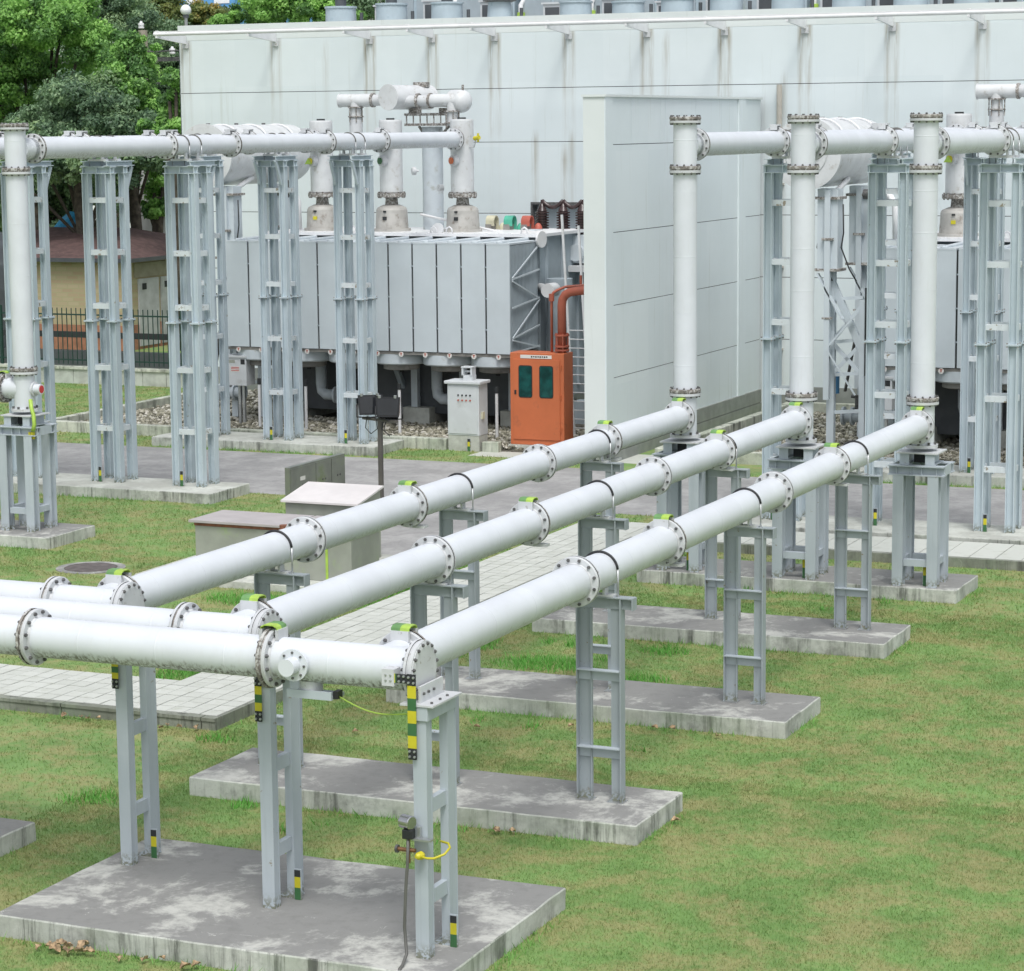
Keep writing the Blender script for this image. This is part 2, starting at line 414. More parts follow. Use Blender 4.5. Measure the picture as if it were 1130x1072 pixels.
# --- paver path: separate stones over a kerbed bed
def paver_path():
    V = []; F = []; T = []; MI = []
    def bx(x0, y0, z0, x1, y1, z1, t, mi):
        i = len(V)
        V.extend([(x0,y0,z0),(x1,y0,z0),(x1,y1,z0),(x0,y1,z0),(x0,y0,z1),(x1,y0,z1),(x1,y1,z1),(x0,y1,z1)]); T.extend([t] * 8)
        for q in ((4,5,6,7),(0,1,5,4),(1,2,6,5),(2,3,7,6),(3,0,4,7)): F.append([i + a for a in q]); MI.append(mi)
    def area(x0, y0, x1, y1, sx, sy):
        nx = round((x1 - x0) / sx); ny = round((y1 - y0) / sy); sx = (x1 - x0) / nx; sy = (y1 - y0) / ny; gp = .0065
        for a in range(nx):
            for b in range(ny):
                dz = random.uniform(-.002, .003)
                bx(x0 + a*sx + gp, y0 + b*sy + gp, .12, x0 + (a+1)*sx - gp, y0 + (b+1)*sy - gp, .152 + dz, random.random(), 0)
    area(-26.5, 24.72, -14.66, 26.2, .232, .232)
    area(-16.05, 26.2, -14.66, 38.4, .232, .232)
    area(-16.05, 38.4, -1.0, 39.85, .42, 1.45)
    for (x0, y0, x1, y1) in ((-26.5, 24.70, -14.64, 26.22), (-16.07, 26.22, -14.64, 38.38), (-16.07, 38.38, -.98, 39.87)):
        bx(x0, y0, -.1, x1, y1, .136, .2, 1)
    # kerb stones along the front edge with open joints
    x = -26.5
    while x < -14.7:
        x2 = min(x + 1.95, -14.60); bx(x + .008, 24.60, -.05, x2 - .008, 24.715, .11, .4, 2); bx(x + .008, 24.585, .11, x2 - .008, 24.715, .15, .4, 2); x = x2
    y = 24.72
    while y < 38.3:
        y2 = min(y + 1.95, 38.3); bx(-14.655, y + .008, -.05, -14.60, y2 - .008, .150, .4, 2); y = y2
    bx(-14.6, 38.28, -.05, -1.0, 38.385, .15, .4, 2)
    o = np_mesh('paver_path', np.array(V), np.array(F), ['paver', 'gravelbase', 'paverside'], np.array(T), np.array(MI))
    return struct(o)
paver_path()

# ------------------------------------------------------------------ concrete plinths
def plinth(name, x0, y0, x1, y1, h, label, sx=.12, group='concrete plinths on the lawn', top='ctop', side='cside', cat='concrete plinth'):
    nx = max(2, int((x1 - x0) / sx)); ny = max(2, int((y1 - y0) / sx))
    mb = MB(); seed = random.uniform(0, 100)
    def pt(a, b, z, edge):
        x = x0 + (x1 - x0) * a / nx; y = y0 + (y1 - y0) * b / ny
        n = mnoise.noise_vector(Vector((x * 2.3 + seed, y * 2.3, z * 3)))
        k = .016
        return (x + n.x * k, y + n.y * k, z + n.z * (.004 if edge else .003))
    top = lambda a, b: pt(a, b, h, False)
    for a in range(nx):
        for b in range(ny): mb.face([top(a,b), top(a+1,b), top(a+1,b+1), top(a,b+1)], 0)
    per = [(a, 0) for a in range(nx)] + [(nx, b) for b in range(ny)] + [(a, ny) for a in range(nx, 0, -1)] + [(0, b) for b in range(ny, 0, -1)]
    n = len(per)
    for i in range(n):
        p, q = per[i], per[(i + 1) % n]
        zs = [h - .012, h * .5, -.05]
        out = lambda c: tuple((1 if c[0] == nx else -1 if c[0] == 0 else 0, 1 if c[1] == ny else -1 if c[1] == 0 else 0))
        prev = (top(*p), top(*q))
        for z in zs:
            a = list(pt(*p, z, True)); b = list(pt(*q, z, True))
            oa, ob = out(p), out(q)
            a[0] += oa[0] * .010; a[1] += oa[1] * .010; b[0] += ob[0] * .010; b[1] += ob[1] * .010
            mb.face([tuple(a), tuple(b), prev[1], prev[0]], 1); prev = (tuple(a), tuple(b))
    o = mb.build(name, ['ctop', 'cside'] if top is None else [M['ctop'] if top_mat(name) else M['cpale'], M['cside']])
    tag(o, label, cat, group); return o
def top_mat(name): return not PALE
PALE = False
plinth('concrete_plinth', -12.62, 17.40, -8.27, 19.95, .2, 'large stained concrete plinth at the very front under the pipe elbows')
plinth('concrete_plinth', -18.5, 17.40, -13.98, 19.98, .2, 'concrete plinth whose bare corner shows at the left edge of the lawn')
plinth('concrete_plinth', -13.42, 22.05, -8.38, 23.39, .2, 'long concrete plinth second from the front, behind the large one')
plinth('concrete_plinth', -13.38, 26.66, -8.30, 28.03, .2, 'long concrete plinth third from the front, crossing the paver path end')
plinth('concrete_plinth', -13.40, 31.25, -8.39, 32.61, .2, 'long concrete plinth with white cracks, fourth from the front')
plinth('concrete_plinth', -13.38, 35.30, -8.40, 36.63, .2, 'concrete plinth under the three tall white risers')
plinth('concrete_plinth', -29.6, 34.60, -23.72, 36.03, .2, 'pale concrete plinth under the single riser pedestal at left')
PALE = True
plinth('concrete_plinth', -30.5, 39.95, -23.70, 41.42, .2, 'long pale concrete plinth under the nearest towers at left, beside the road')
plinth('concrete_plinth', -29.4, 47.10, -23.85, 48.50, .2, 'pale concrete plinth across the road in front of the left transformer')
plinth('concrete_plinth', -13.9, 39.98, -8.20, 41.42, .2, 'pale concrete plinth behind the paver strip under the right towers')
plinth('concrete_plinth', -13.9, 47.10, -8.35, 48.50, .2, 'pale concrete plinth across the road in front of the right transformer')
PALE = False

# ------------------------------------------------------------------ gas ducts
R = .18
def ring_flange(mb, c, d, r=R, ro=.252, t=.032, n=12, ribs=False, bolts=True, dirty=True):
    """bolted flange pair centred on c: mats 0 paint, 1 rust gap, 2 bolts"""
    c = Vector(c); d = Vector(d).normalized()
    mb.lathe(c - d * (t + .008), d, [(0, r + .012), (0.0, ro - .006), (.006, ro), (t - .002, ro)], 40, 0, cap0=False, cap1=False)
    mb.lathe(c - d * .010, d, [(0, ro - .008), (.020, ro - .008)], 40, 1, cap0=True, cap1=True)
    mb.lathe(c + d * .008, d, [(.002, ro), (t - .006, ro)], 40, 1 if dirty else 0, cap0=False, cap1=False); mb.lathe(c + d * .008, d, [(t - .006, ro), (t, ro - .006), (t, r + .012)], 40, 1 if dirty else 0, cap0=False, cap1=False)
    # weld fillets
    mb.lathe(c - d * (t + .03), d, [(0, r + .002), (.022, r + .013)], 32, 0, cap0=False, cap1=False)
    if bolts:
        _, u, w = mb.frame(d); rb = (r + ro) / 2 + .006
        for k in range(n):
            a = 2 * PI * (k + .5) / n; p = c + (u * math.cos(a) + w * math.sin(a)) * rb
            mb.lathe(p - d * (t + .032), d, [(0, .012), (.008, .012), (.008, .017), (.024, .017)], 6, 2, smooth=False)
            mb.lathe(p + d * (t + .008), d, [(0, .017), (.016, .017), (.016, .011), (.026, .011)], 6, 2, smooth=False)
FL = ['flange', 'rust', 'bolt']
def flange(parent, c, d, **k):
    mb = MB(); ring_flange(mb, c, d, **k); return mb.build('flange', FL, parent)
def sect(parent, p0, p1, dirty=False, r=R):
    mb = MB(); L = (Vector(p1) - Vector(p0)).length; mb.lathe(p0, Vector(p1) - Vector(p0), [(0, r), (L, r)], 48, 0)
    d = (Vector(p1) - Vector(p0)).normalized(); q = random.uniform(.25, .6)
    while q < L - .15:
        mb.lathe(Vector(p0) + d * q, d, [(0, r), (.004, r + .0016), (.012, r + .0016), (.016, r)], 48, 0, cap0=False, cap1=False); q += random.uniform(.55, 1.1)
    return mb.build('pipe_section', 'pipe_dirty' if dirty else 'pipe', parent)
def bridge(parent, c, d, up=.265, side=None, w=.085):
    """green and lime earthing bridge that hops over a flange, with its bolted lugs"""
    c = Vector(c); d = Vector(d).normalized(); s = d.cross(Vector((0, 0, 1)))
    z = lambda t, h: c + d * t + Vector((0, 0, h))
    path = [(-.085, up - .035), (-.075, up + .008), (-.04, up + .026), (.04, up + .026), (.075, up + .008), (.085, up - .035)]
    mb = MB(); R90 = s * 1.0
    for i in range(len(path) - 1):
        a, b = z(*path[i]), z(*path[i + 1])
        h = Vector((0, 0, .005)) if abs(path[i+1][1] - path[i][1]) < .05 else d * (.005 if i else -.005)
        for lo, hi, mi in ((-w, .0, 0), (.0, w, 1)):
            p = [a + s*lo, a + s*hi, b + s*hi, b + s*lo]
            mb.face([q + h for q in p], mi); mb.face([q - h for q in p][::-1], mi)
        mb.face([a - s*w - h, a - s*w + h, b - s*w + h, b - s*w - h], 0); mb.face([a + s*w - h, b + s*w - h, b + s*w + h, a + s*w + h], 1)
    for t in (-.078, .078):
        q = z(t, up - .055); mb.cbox(q, (.03 if abs(d.x) > .5 else .17, .17 if abs(d.x) > .5 else .03, .09), 2)
    return mb.build('earthing_bridge', ['fadegreen', 'lime', 'flange'], parent)

def top_run(t, x, y0, y1, z=6.68):
    fl = [40.17, 42.55, 46.51, 49.05]
    ys = [y0] + fl + [y1]
    for a, b in zip(ys[:-1], ys[1:]): sect(t, (0, a + .03, z), (0, b - .03, z))
    for y in fl: flange(t, (0, y, z), (0, 1, 0)); 
    flange(t, (0, y1 - .10, z), (0, 1, 0))
    flange(t, (0, y0 + .20, z), (0, 1, 0))
    for y in fl:
        mb = MB(); mb.cbox((0, y, z + .275), (.16, .16, .03), 0); mb.cbox((0, y - .09, z + .24), (.12, .02, .09), 0); mb.cbox((0, y + .09, z + .24), (.12, .02, .09), 0)
        mb.build('earthing_bridge', 'flange', t)

def riser(t, ry, base=2.25):
    sect(t, (0, ry, base + .03), (0, ry, 2.90)); sect(t, (0, ry, 2.96), (0, ry, 6.28)); sect(t, (0, ry, 6.34), (0, ry, 7.02))
    flange(t, (0, ry, 2.93), (0, 0, 1), ro=.24, t=.046); flange(t, (0, ry, 6.31), (0, 0, 1), ro=.24, t=.046)
    mb = MB(); ring_flange(mb, (0, ry, 7.05), (0, 0, 1), ro=.24, t=.04); mb.cyl((0, ry, 7.08), (0, ry, 7.105), .215, 32, 0); mb.build('end_cap', FL, t)
    mb = MB(); mb.cyl((0, ry, base - .01), (0, ry, base + .035), .235, 36, 0)
    for k in range(8):
        a = 2 * PI * k / 8; mb.cbox((math.cos(a) * .20, ry + math.sin(a) * .20, base + .055), (.03, .03, .04), 2)
    mb.build('foot_flange', FL, t)

RY = 35.7
def right_duct(x, ye, fl, xfl, label, dirty):
    t = thing('gas_duct', label, 'gas pipe', (x, 0, 0), 'white gas ducts of the right bay')
    z = 2.57; xe = .27                                       # local x: duct axis is 0
    # front run along x with its flanges
    xs = [-9.5] + [f - x for f in xfl] + [xe]
    for a, b in zip(xs[:-1], xs[1:]): sect(t, (a + .03, ye, z), (b - .03 if b != xe else b, ye, z), dirty)
    for f in xfl: flange(t, (f - x, ye, z), (-1, 0, 0), dirty=dirty)
    mb = MB(); ring_flange(mb, (xe + .035, ye, z), (1, 0, 0), n=16); mb.lathe((xe + .07, ye, z), (1, 0, 0), [(0, .238), (.012, .236), (.020, .20)], 40, 0, cap0=False)
    mb.build('end_cap', ['flange', 'flange', 'bolt'], t)
    # run along y
    y0 = ye + .34
    sect(t, (0, ye + .02, z), (0, y0 - .03, z)); flange(t, (0, y0, z), (0, 1, 0)); bridge(t, (0, y0, z), (0, 1, 0))
    ys = [y0] + fl
    for a, b in zip(ys[:-1], ys[1:]): sect(t, (0, a + .03, z), (0, b - .03, z), False)
    for i, y in enumerate(fl):
        flange(t, (0, y, z), (0, 1, 0), dirty=(i % 2 == 1))
        if i % 2 == 1 or i == 4: bridge(t, (0, y, z), (0, 1, 0))
    for y in fl[1::2]:                                        # lower lug of the flange
        mb = MB(); mb.cbox((.12, y + .07, z - .25), (.16, .12, .03), 0); mb.cbox((.05, y, z - .22), (.04, .12, .06), 0); mb.build('flange_lug', 'flange', t)
    sect(t, (0, fl[-1] + .03, z), (0, RY - .10, z))
    riser(t, RY)
    sect(t, (0, RY + .1, 6.68), (0, RY + .33, 6.68))
    top_run(t, 0, RY + .20, 53.0)
    return t
d3 = right_duct(-9.04, 18.0, [22.15, 24.65, 28.5, 31.0, 35.42], [-12.5, -10.10], 'rightmost white gas duct, its elbow with the green and yellow strap nearest the camera', True)
d2 = right_duct(-10.89, 18.72, [22.78, 25.3, 29.3, 31.85, 35.42], [-11.39], 'middle white gas duct, running between two parallel ducts to the middle riser', False)
d1 = right_duct(-12.74, 19.40, [23.45, 26.0, 29.95, 32.35, 35.42], [-13.22], 'white gas duct farthest left of the three, passing above the sloped lid cabinet', False)
# small viewing stub facing the camera on the front duct, double band and bracket
mb = MB(); z = 2.57; sx = -9.80 + 9.04
mb.cyl((sx, 18.0, z), (sx, 17.66, z), .074, 28, 0); mb.lathe((sx, 17.80, z), (0, -1, 0), [(0, .10), (0, .136), (.024, .136)], 28, 0, cap0=False, cap1=False); mb.lathe((sx, 17.776, z), (0, -1, 0), [(0, .136), (0, .07)], 28, 0, cap0=False, cap1=False)
for k in range(8):
    a = 2 * PI * k / 8; mb.lathe((sx + math.cos(a) * .108, 17.777, z + math.sin(a) * .108), (0, -1, 0), [(0, .011), (.014, .011)], 6, 1, smooth=False)
mb.build('viewing_stub', ['pipe', 'bolt'], d3)
bridge(d3, (-10.10 + 9.04, 18.0, 2.57), (1, 0, 0))
mb = MB(); mb.lathe((-10.10 + 9.04 - .035, 18, z), (1, 0, 0), [(0, .245), (0, .262), (.028, .262), (.028, .245)], 40, 0, cap0=False, cap1=False); mb.build('rust_band', 'rust', d3)
mb = MB(); mb.box((sx - .12, 17.88, z - .30), (sx + .30, 18.12, z - .272), 0); mb.box((sx - .12, 17.88, z - .272), (sx + .30, 17.90, z - .23), 0); mb.cyl((sx + .05, 18, z - .272), (sx + .05, 18, z - .16), .10, 20, 1); mb.box((sx + .301, 17.91, z - .29), (sx + .345, 18.0, z - .225), 2)
mb.build('valve_bracket', ['steel', 'flange', 'black'], d3)
pts = []
for k in range(15):
    q = k / 14; pts.append((sx + .33 + q * .62, 17.95, z - .27 - .10 * q - .06 * math.sin(q * PI)))
pts += [(sx + 1.02, 17.95, z - .36), (sx + 1.05, 17.95, z - .30), (sx + 1.05, 17.95, z - .19)]
mb = MB(); mb.tube(pts, .0065, 8); mb.build('earthing_cable', 'lime', d3)

# ducts of the left bay
LX = [-24.58, -26.42, -28.28]; LRY = 35.35
for i, x in enumerate(LX):
    t = thing('gas_duct', ['white gas duct of the left bay with the red capped stub on its riser', 'second level gas duct of the left bay, mostly hidden behind the nearest one', 'third level gas duct of the left bay, farthest from the camera, mostly hidden'][i], 'gas pipe', (x, 0, 0), 'white gas ducts of the left bay')
    riser(t, LRY); sect(t, (0, LRY + .1, 6.68), (0, LRY + .5, 6.68)); top_run(t, 0, LRY + .33, 53.0)
    if i == 0:
        z = 2.62
        sect(t, (-.36, LRY, z), (-.05, LRY, z)); flange(t, (-.39, LRY, z), (1, 0, 0)); bridge(t, (-.39, LRY, z), (1, 0, 0))
        sect(t, (-1.35, LRY, z), (-.42, LRY, z)); flange(t, (-1.38, LRY, z), (1, 0, 0))
        mb = MB(); mb.cyl((0, LRY, z), (.30, LRY, z), .085, 28, 0); mb.lathe((.20, LRY, z), (1, 0, 0), [(0, .08), (0, .125), (.025, .125), (.025, .08)], 28, 1)
        mb.cyl((.30, LRY, z), (.345, LRY, z), .088, 28, 0); mb.cyl((.345, LRY, z), (.352, LRY, z), .066, 28, 2)
        mb.build('red_capped_stub', ['pipe', 'flange', 'red'], t)

# ------------------------------------------------------------------ support frames
def stripes(parent, x0, x1, y0, y1, z0, z1, n, axis=2, name='earthing_strap', start=0):
    """flat copper bar painted in green and yellow fields with a bolted plate at each end"""
    mb = MB(); L = (z1 - z0) if axis == 2 else (x1 - x0); e = .095
    lo = z0 if axis == 2 else x0
    def seg(a, b, mi):
        if axis == 2: mb.box((x0, y0, lo + a), (x1, y1, lo + b), mi)
        else: mb.box((lo + a, y0, z0), (lo + b, y1, z1), mi)
    seg(0, e, 2)
    w = (L - 2 * e) / n
    for k in range(n): seg(e + k * w, e + (k + 1) * w, (k + start) % 2)
    seg(L - e, L, 2)
    for c in (e / 2, L - e / 2):
        for a in (-.022, .022):
            for b in (-.022, .022):
                if axis == 2: p = ((x0 + x1) / 2 + a, y0, lo + c + b)
                else: p = (lo + c + a, y0, (z0 + z1) / 2 + b)
                mb.lathe(p, (0, -1, 0), [(0, .011), (.012, .011), (.012, .007), (.018, .007)], 6, 3, smooth=False)
    return mb.build(name, ['yellow', 'green', 'dark', 'galv'], parent)

def foot_marker(parent, x, y, z0=.2, h=.34):
    mb = MB(); mb.box((x - .035, y - .012, z0 + .0), (x + .035, y + .006, z0 + h), 3)
    mb.box((x - .028, y - .020, z0 + .002), (x + .028, y - .0122, z0 + h * .40), 1); mb.box((x - .028, y - .020, z0 + h * .40), (x + .028, y - .0122, z0 + h * .75), 0)
    mb.box((x - .028, y - .020, z0 + h * .75), (x + .028, y - .0122, z0 + h * .97), 2)
    return mb.build('earthing_strap', ['yellow', 'green', 'dark', 'steel'], parent)

def u_strap(parent, y, z=2.57, r=R):
    """hold-down strap: black sleeve over the pipe, bare rods down to the beam"""
    mb = MB(); rr = r + .012
    arc = [(rr * math.cos(a), y, z + rr * math.sin(a)) for a in [PI * k / 24 for k in range(25)]]
    mb.tube(arc[1:-1], .014, 8, 0)
    for s in (1, -1): mb.tube([(s * rr, y, z + .03), (s * rr, y, z - .30)], .009, 8, 1); mb.cyl((s * rr, y, z - .262), (s * rr, y, z - .24), .018, 6, 1)
    return mb.build('pipe_strap', ['black', 'galv'], parent)

def ladder_frame(x, y, label, group):
    """two H columns joined by rungs, a cross beam and a saddle under the pipe"""
    t = thing('support_frame', label, 'pipe support', (x, y, .2), group)
    zt = 2.115
    # each post: an outer flange plate with a web plate reaching inwards
    mb = MB(); mb.box((-.242, -.062, 0), (-.228, .062, zt - .012)); mb.box((-.2278, .0, 0), (-.085, .010, zt - .13)); mb.box((-.097, -.03, 0), (-.085, -.0003, zt - .13)); mb.build('column', 'steel_shaded', t)
    mb = MB(); mb.box((.228, -.062, 0), (.242, .062, zt - .012)); mb.box((.115, .0, 0), (.2278, .010, zt - .13)); mb.box((.115, .0103, 0), (.127, .05, zt - .13)); mb.build('column', 'steel_shaded', t)
    for z in (.555, 1.353):
        mb = MB(); mb.box((-.2275, -.085, z), (.2275, -.0004, z + .012)); mb.box((-.2275, -.014, z - .105), (.2275, -.0005, z - .0005)); mb.build('rung', 'steel', t)
    mb = MB(); mb.box((-.26, -.066, zt - .0118), (.36, .066, zt)); mb.box((-.2275, -.012, zt - .125), (.2275, -.001, zt - .0122)); mb.box((.2425, -.012, zt - .125), (.358, .0, zt - .0122)); mb.box((.3585, -.062, zt - .125), (.37, .062, zt - .002)); mb.build('crossbeam', 'steel_shaded', t)
    mb = MB(); mb.box((-.16, -.06, zt + .001), (.16, .06, zt + .02)); mb.box((-.07, -.05, zt + .02), (-.045, .05, zt + .085)); mb.box((.045, -.05, zt + .02), (.07, .05, zt + .085)); mb.build('saddle', 'flange', t)
    u = u_strap(t, 0, 2.57 - .2)
    for sx in (-.165, .175):
        mb = MB(); mb.box((sx - .09, -.072, .0005), (sx + .09, .072, .010)); mb.build('base_plate', 'galv', t)
    return t
rows = [(22.80, 'second plinth'), (27.42, 'third plinth'), (32.06, 'fourth plinth from the front')]
first = None
for y, rn in rows:
    for i, x in enumerate((-9.04, -10.89, -12.74)):
        lab = 'grey ladder support under the %s duct on the %s' % (('rightmost', 'middle', 'farthest left')[i], rn)
        if not first: first = ladder_frame(x, y, lab, 'ladder supports under the long ducts')
        else: dup(first, (x, y, .2), lab)

def front_frame(x, ya, yb, label, kind):
    t = thing('support_frame', label, 'pipe support', (x, ya, .2), 'front supports under the duct elbows')
    d = yb - ya; zt = 2.13
    for xo, y, b, h in ((0, 0, .122, .105), (.036, d, .076, .165)):
        mb = MB(); mb.box((xo - b/2, y - h/2, 0), (xo + b/2, y - h/2 + .012, zt - .12)); mb.box((xo - b/2, y + h/2 - .012, 0), (xo + b/2, y + h/2, zt - .12)); mb.box((xo + b/2 - .022, y - h/2 + .0122, 0), (xo + b/2 - .004, y + h/2 - .0122, zt - .12)); mb.box((xo - b/2 + .004, y - h/2 + .0122, 0), (xo - b/2 + .016, y + h/2 - .0122, zt - .12)); mb.build('column', 'steel', t)
    for z in (.57, 1.34):
        mb = MB(); mb.box((.0, .0535, z - .12), (.055, d - .0835, z)); mb.build('rung', 'steel', t)
    mb = MB(); mb.box((-.066, -.07, zt - .1195), (.082, d + .085, zt - .001)); mb.build('head_beam', 'steel', t, bevel=.006)
    mb = MB(); mb.box((-.16, -.08, zt + .002), (.14, d + .07, zt + .018)); mb.box((-.02, -.02, zt + .018), (.0, d, zt + .155))
    for yy in (.03, .12, .22): mb.cyl((.0005, yy, zt + .09), (.016, yy, zt + .09), .012, 6, 1)
    for yy in (.0, .16, .3): mb.cyl((.09, yy, zt + .018), (.09, yy, zt + .034), .012, 6, 1)
    mb.build('saddle', ['flange', 'bolt'], t)
    foot_marker(t, .115, d - .09, 0, .28)
    mb = MB(); mb.box((-.085, d - .085, .0005), (.085, d + .075, .012)); mb.build('base_plate', 'steel', t)
    return t
fA = front_frame(-8.62, 17.79, 18.20, 'nearest grey support with a gauge and striped earthing strap at the front elbow', 0)
fB = front_frame(-10.45, 18.48, 18.85, 'middle front grey support, seen just right of the double brown flange', 1)
fC = front_frame(-12.32, 19.12, 19.47, 'leftmost front grey support, standing at the back left corner of the large plinth', 2)
stripes(fA, -.085, -.010, -.092, -.082, 1.69, 2.40, 5, start=0)
stripes(fA, -.30, -.087, -.092, -.082, 2.32, 2.395, 2, axis=0, start=0)
stripes(fB, -.070, -.004, -.092, -.082, 1.69, 2.10, 3, start=0)
stripes(fC, -.070, -.004, -.092, -.082, 1.69, 2.05, 3, start=0)
mb = MB(); mb.box((-.31, -.1015, 2.29), (-.20, .02, 2.43)); mb.build('lug', 'flange', fA)

# gas gauge hung on the nearest support
t = thing('gas_gauge', 'silver dial gauge with brass tap and grey hose on the nearest support', 'gauge', (-8.575, 17.67, 1.30))
mb = MB(); mb.lathe((-.13, -.01, .075), (1, -.35, 0), [(-.05, .058), (.05, .058), (.055, .05)], 28, 0); mb.lathe((-.13, -.01, .075), (-1, .35, 0), [(.05, .058), (.052, .05)], 28, 1); mb.build('dial', ['chrome', 'sign'], t)
mb = MB(); mb.box((-.16, -.055, -.06), (-.07, .02, .02)); mb.build('gauge_body', 'black', t, bevel=.008)
mb = MB(); mb.box((-.09, -.02, -.075), (.08, .05, -.06)); mb.box((-.06, .02, -.075), (-.03, .053, .03)); mb.build('bracket', 'galv', t)
mb = MB(); mb.cyl((-.22, -.01, -.16), (-.06, -.01, -.16), .018, 14); mb.cyl((-.235, -.01, -.16), (-.215, -.01, -.16), .034, 14, 1); mb.cyl((-.12, -.01, -.27), (-.12, -.01, -.05), .014, 12); mb.build('valve', ['brass', 'bolt'], t)
mb = MB(); mb.lathe((-.02, .0, -.2), (-.4, -1, 0), [(-.03, .025), (-.01, .036), (.03, .030), (.05, .015)], 16, 0); mb.tube([(-.0, -.03, -.2), (.06, -.035, -.205), (.12, -.03, -.20), (.19, .02, -.17), (.21, .08, -.13), (.17, .14, -.115), (.09, .16, -.11)], .010, 8, 0); mb.build('earthing_cable', 'yellow', t)
mb = MB(); mb.tube([(-.115, -.03, -.05), (-.118, -.04, -.25), (-.135, -.05, -.5), (-.15, -.05, -.8), (-.13, -.06, -1.03), (-.11, -.18, -1.085), (-.10, -.25, -1.09), (-.10, -.30, -1.20)], .014, 8); mb.build('hose', 'conduit', t)

# pedestals under the risers
def pedestal(x, y, label, group):
    t = thing('riser_pedestal', label, 'pipe support', (x, y, .2), group)
    zt = 1.80
    for sx in (-.26, .26):
        for sy in (-.26, .26):
            mb = MB(); mb.hbeam((sx, sy, 0), (sx, sy, zt - .15), .16, .17, (0, 1, 0)); mb.build('column', 'steel', t)
    for sy in (-.26, .26):
        mb = MB(); mb.hbeam((-.42, sy, zt - .075), (.42, sy, zt - .075), .18, .147, (0, 0, 1))
        for sx in (-.30, -.08, .08, .30): mb.box((sx - .006, sy - .05, zt - .132), (sx + .006, sy + .05, zt - .0165))
        mb.build('head_beam', 'steel', t)
    for sx in (-.393, .393):
        mb = MB(); mb.box((sx - .008, -.184, zt - .148), (sx + .008, .184, zt - .002)); mb.build('side_plate', 'steel', t)
    for sx in (-.19, .19):
        mb = MB(); mb.hbeam((sx, -.27, zt + .085), (sx, .27, zt + .085), .15, .165, (0, 0, 1)); mb.box((sx - .07, -.265, zt + .02), (sx + .07, -.255, zt + .15)); mb.build('bearer', 'steel', t)
    mb = MB(); mb.box((-.31, -.29, zt + .169), (.31, .29, zt + .19)); mb.box((-.09, -.10, zt + .02), (.09, .10, zt + .165), 1); mb.build('saddle', ['flange', 'dark'], t)  # dark block stands in for the shade in the gap between bearers
    for sy in (-.26, .26):
        mb = MB(); mb.box((-.174, sy - .05, .30), (.174, sy + .05, .40)); mb.build('brace', 'steel', t)
    for sx in (-.26, .26):
        mb = MB(); mb.box((sx - .05, -.174, .31), (sx + .05, .174, .41)); mb.build('brace', 'steel', t)
    foot_marker(t, .13, -.20, 0, .40)
    return t
p0 = pedestal(-9.04, RY, 'four legged pedestal under the rightmost tall riser', 'pedestals under the tall risers')
dup(p0, (-10.89, RY, .2), 'four legged pedestal under the middle tall riser')
dup(p0, (-12.74, RY, .2), 'four legged pedestal under the left riser of the right bay, partly behind pipes')
q0 = dup(p0, (LX[0], LRY, .2), 'four legged pedestal by the left edge under the riser with the red stub')
dup(p0, (LX[1], LRY, .2), 'second pedestal of the left bay, left of the one under the red stub')
dup(p0, (LX[2], LRY, .2), 'third pedestal of the left bay, farthest left')
mb = MB(); mb.tube([(.30, -.27, 2.27), (.33, -.30, 2.14), (.39, -.33, 2.02), (.41, -.34, 1.86), (.38, -.35, 1.74)], .035, 6, 0); mb.cbox((.32, -.30, 1.66), (.12, .02, .12), 1)
mb.build('earthing_strap', ['lime', 'yellow'], q0)

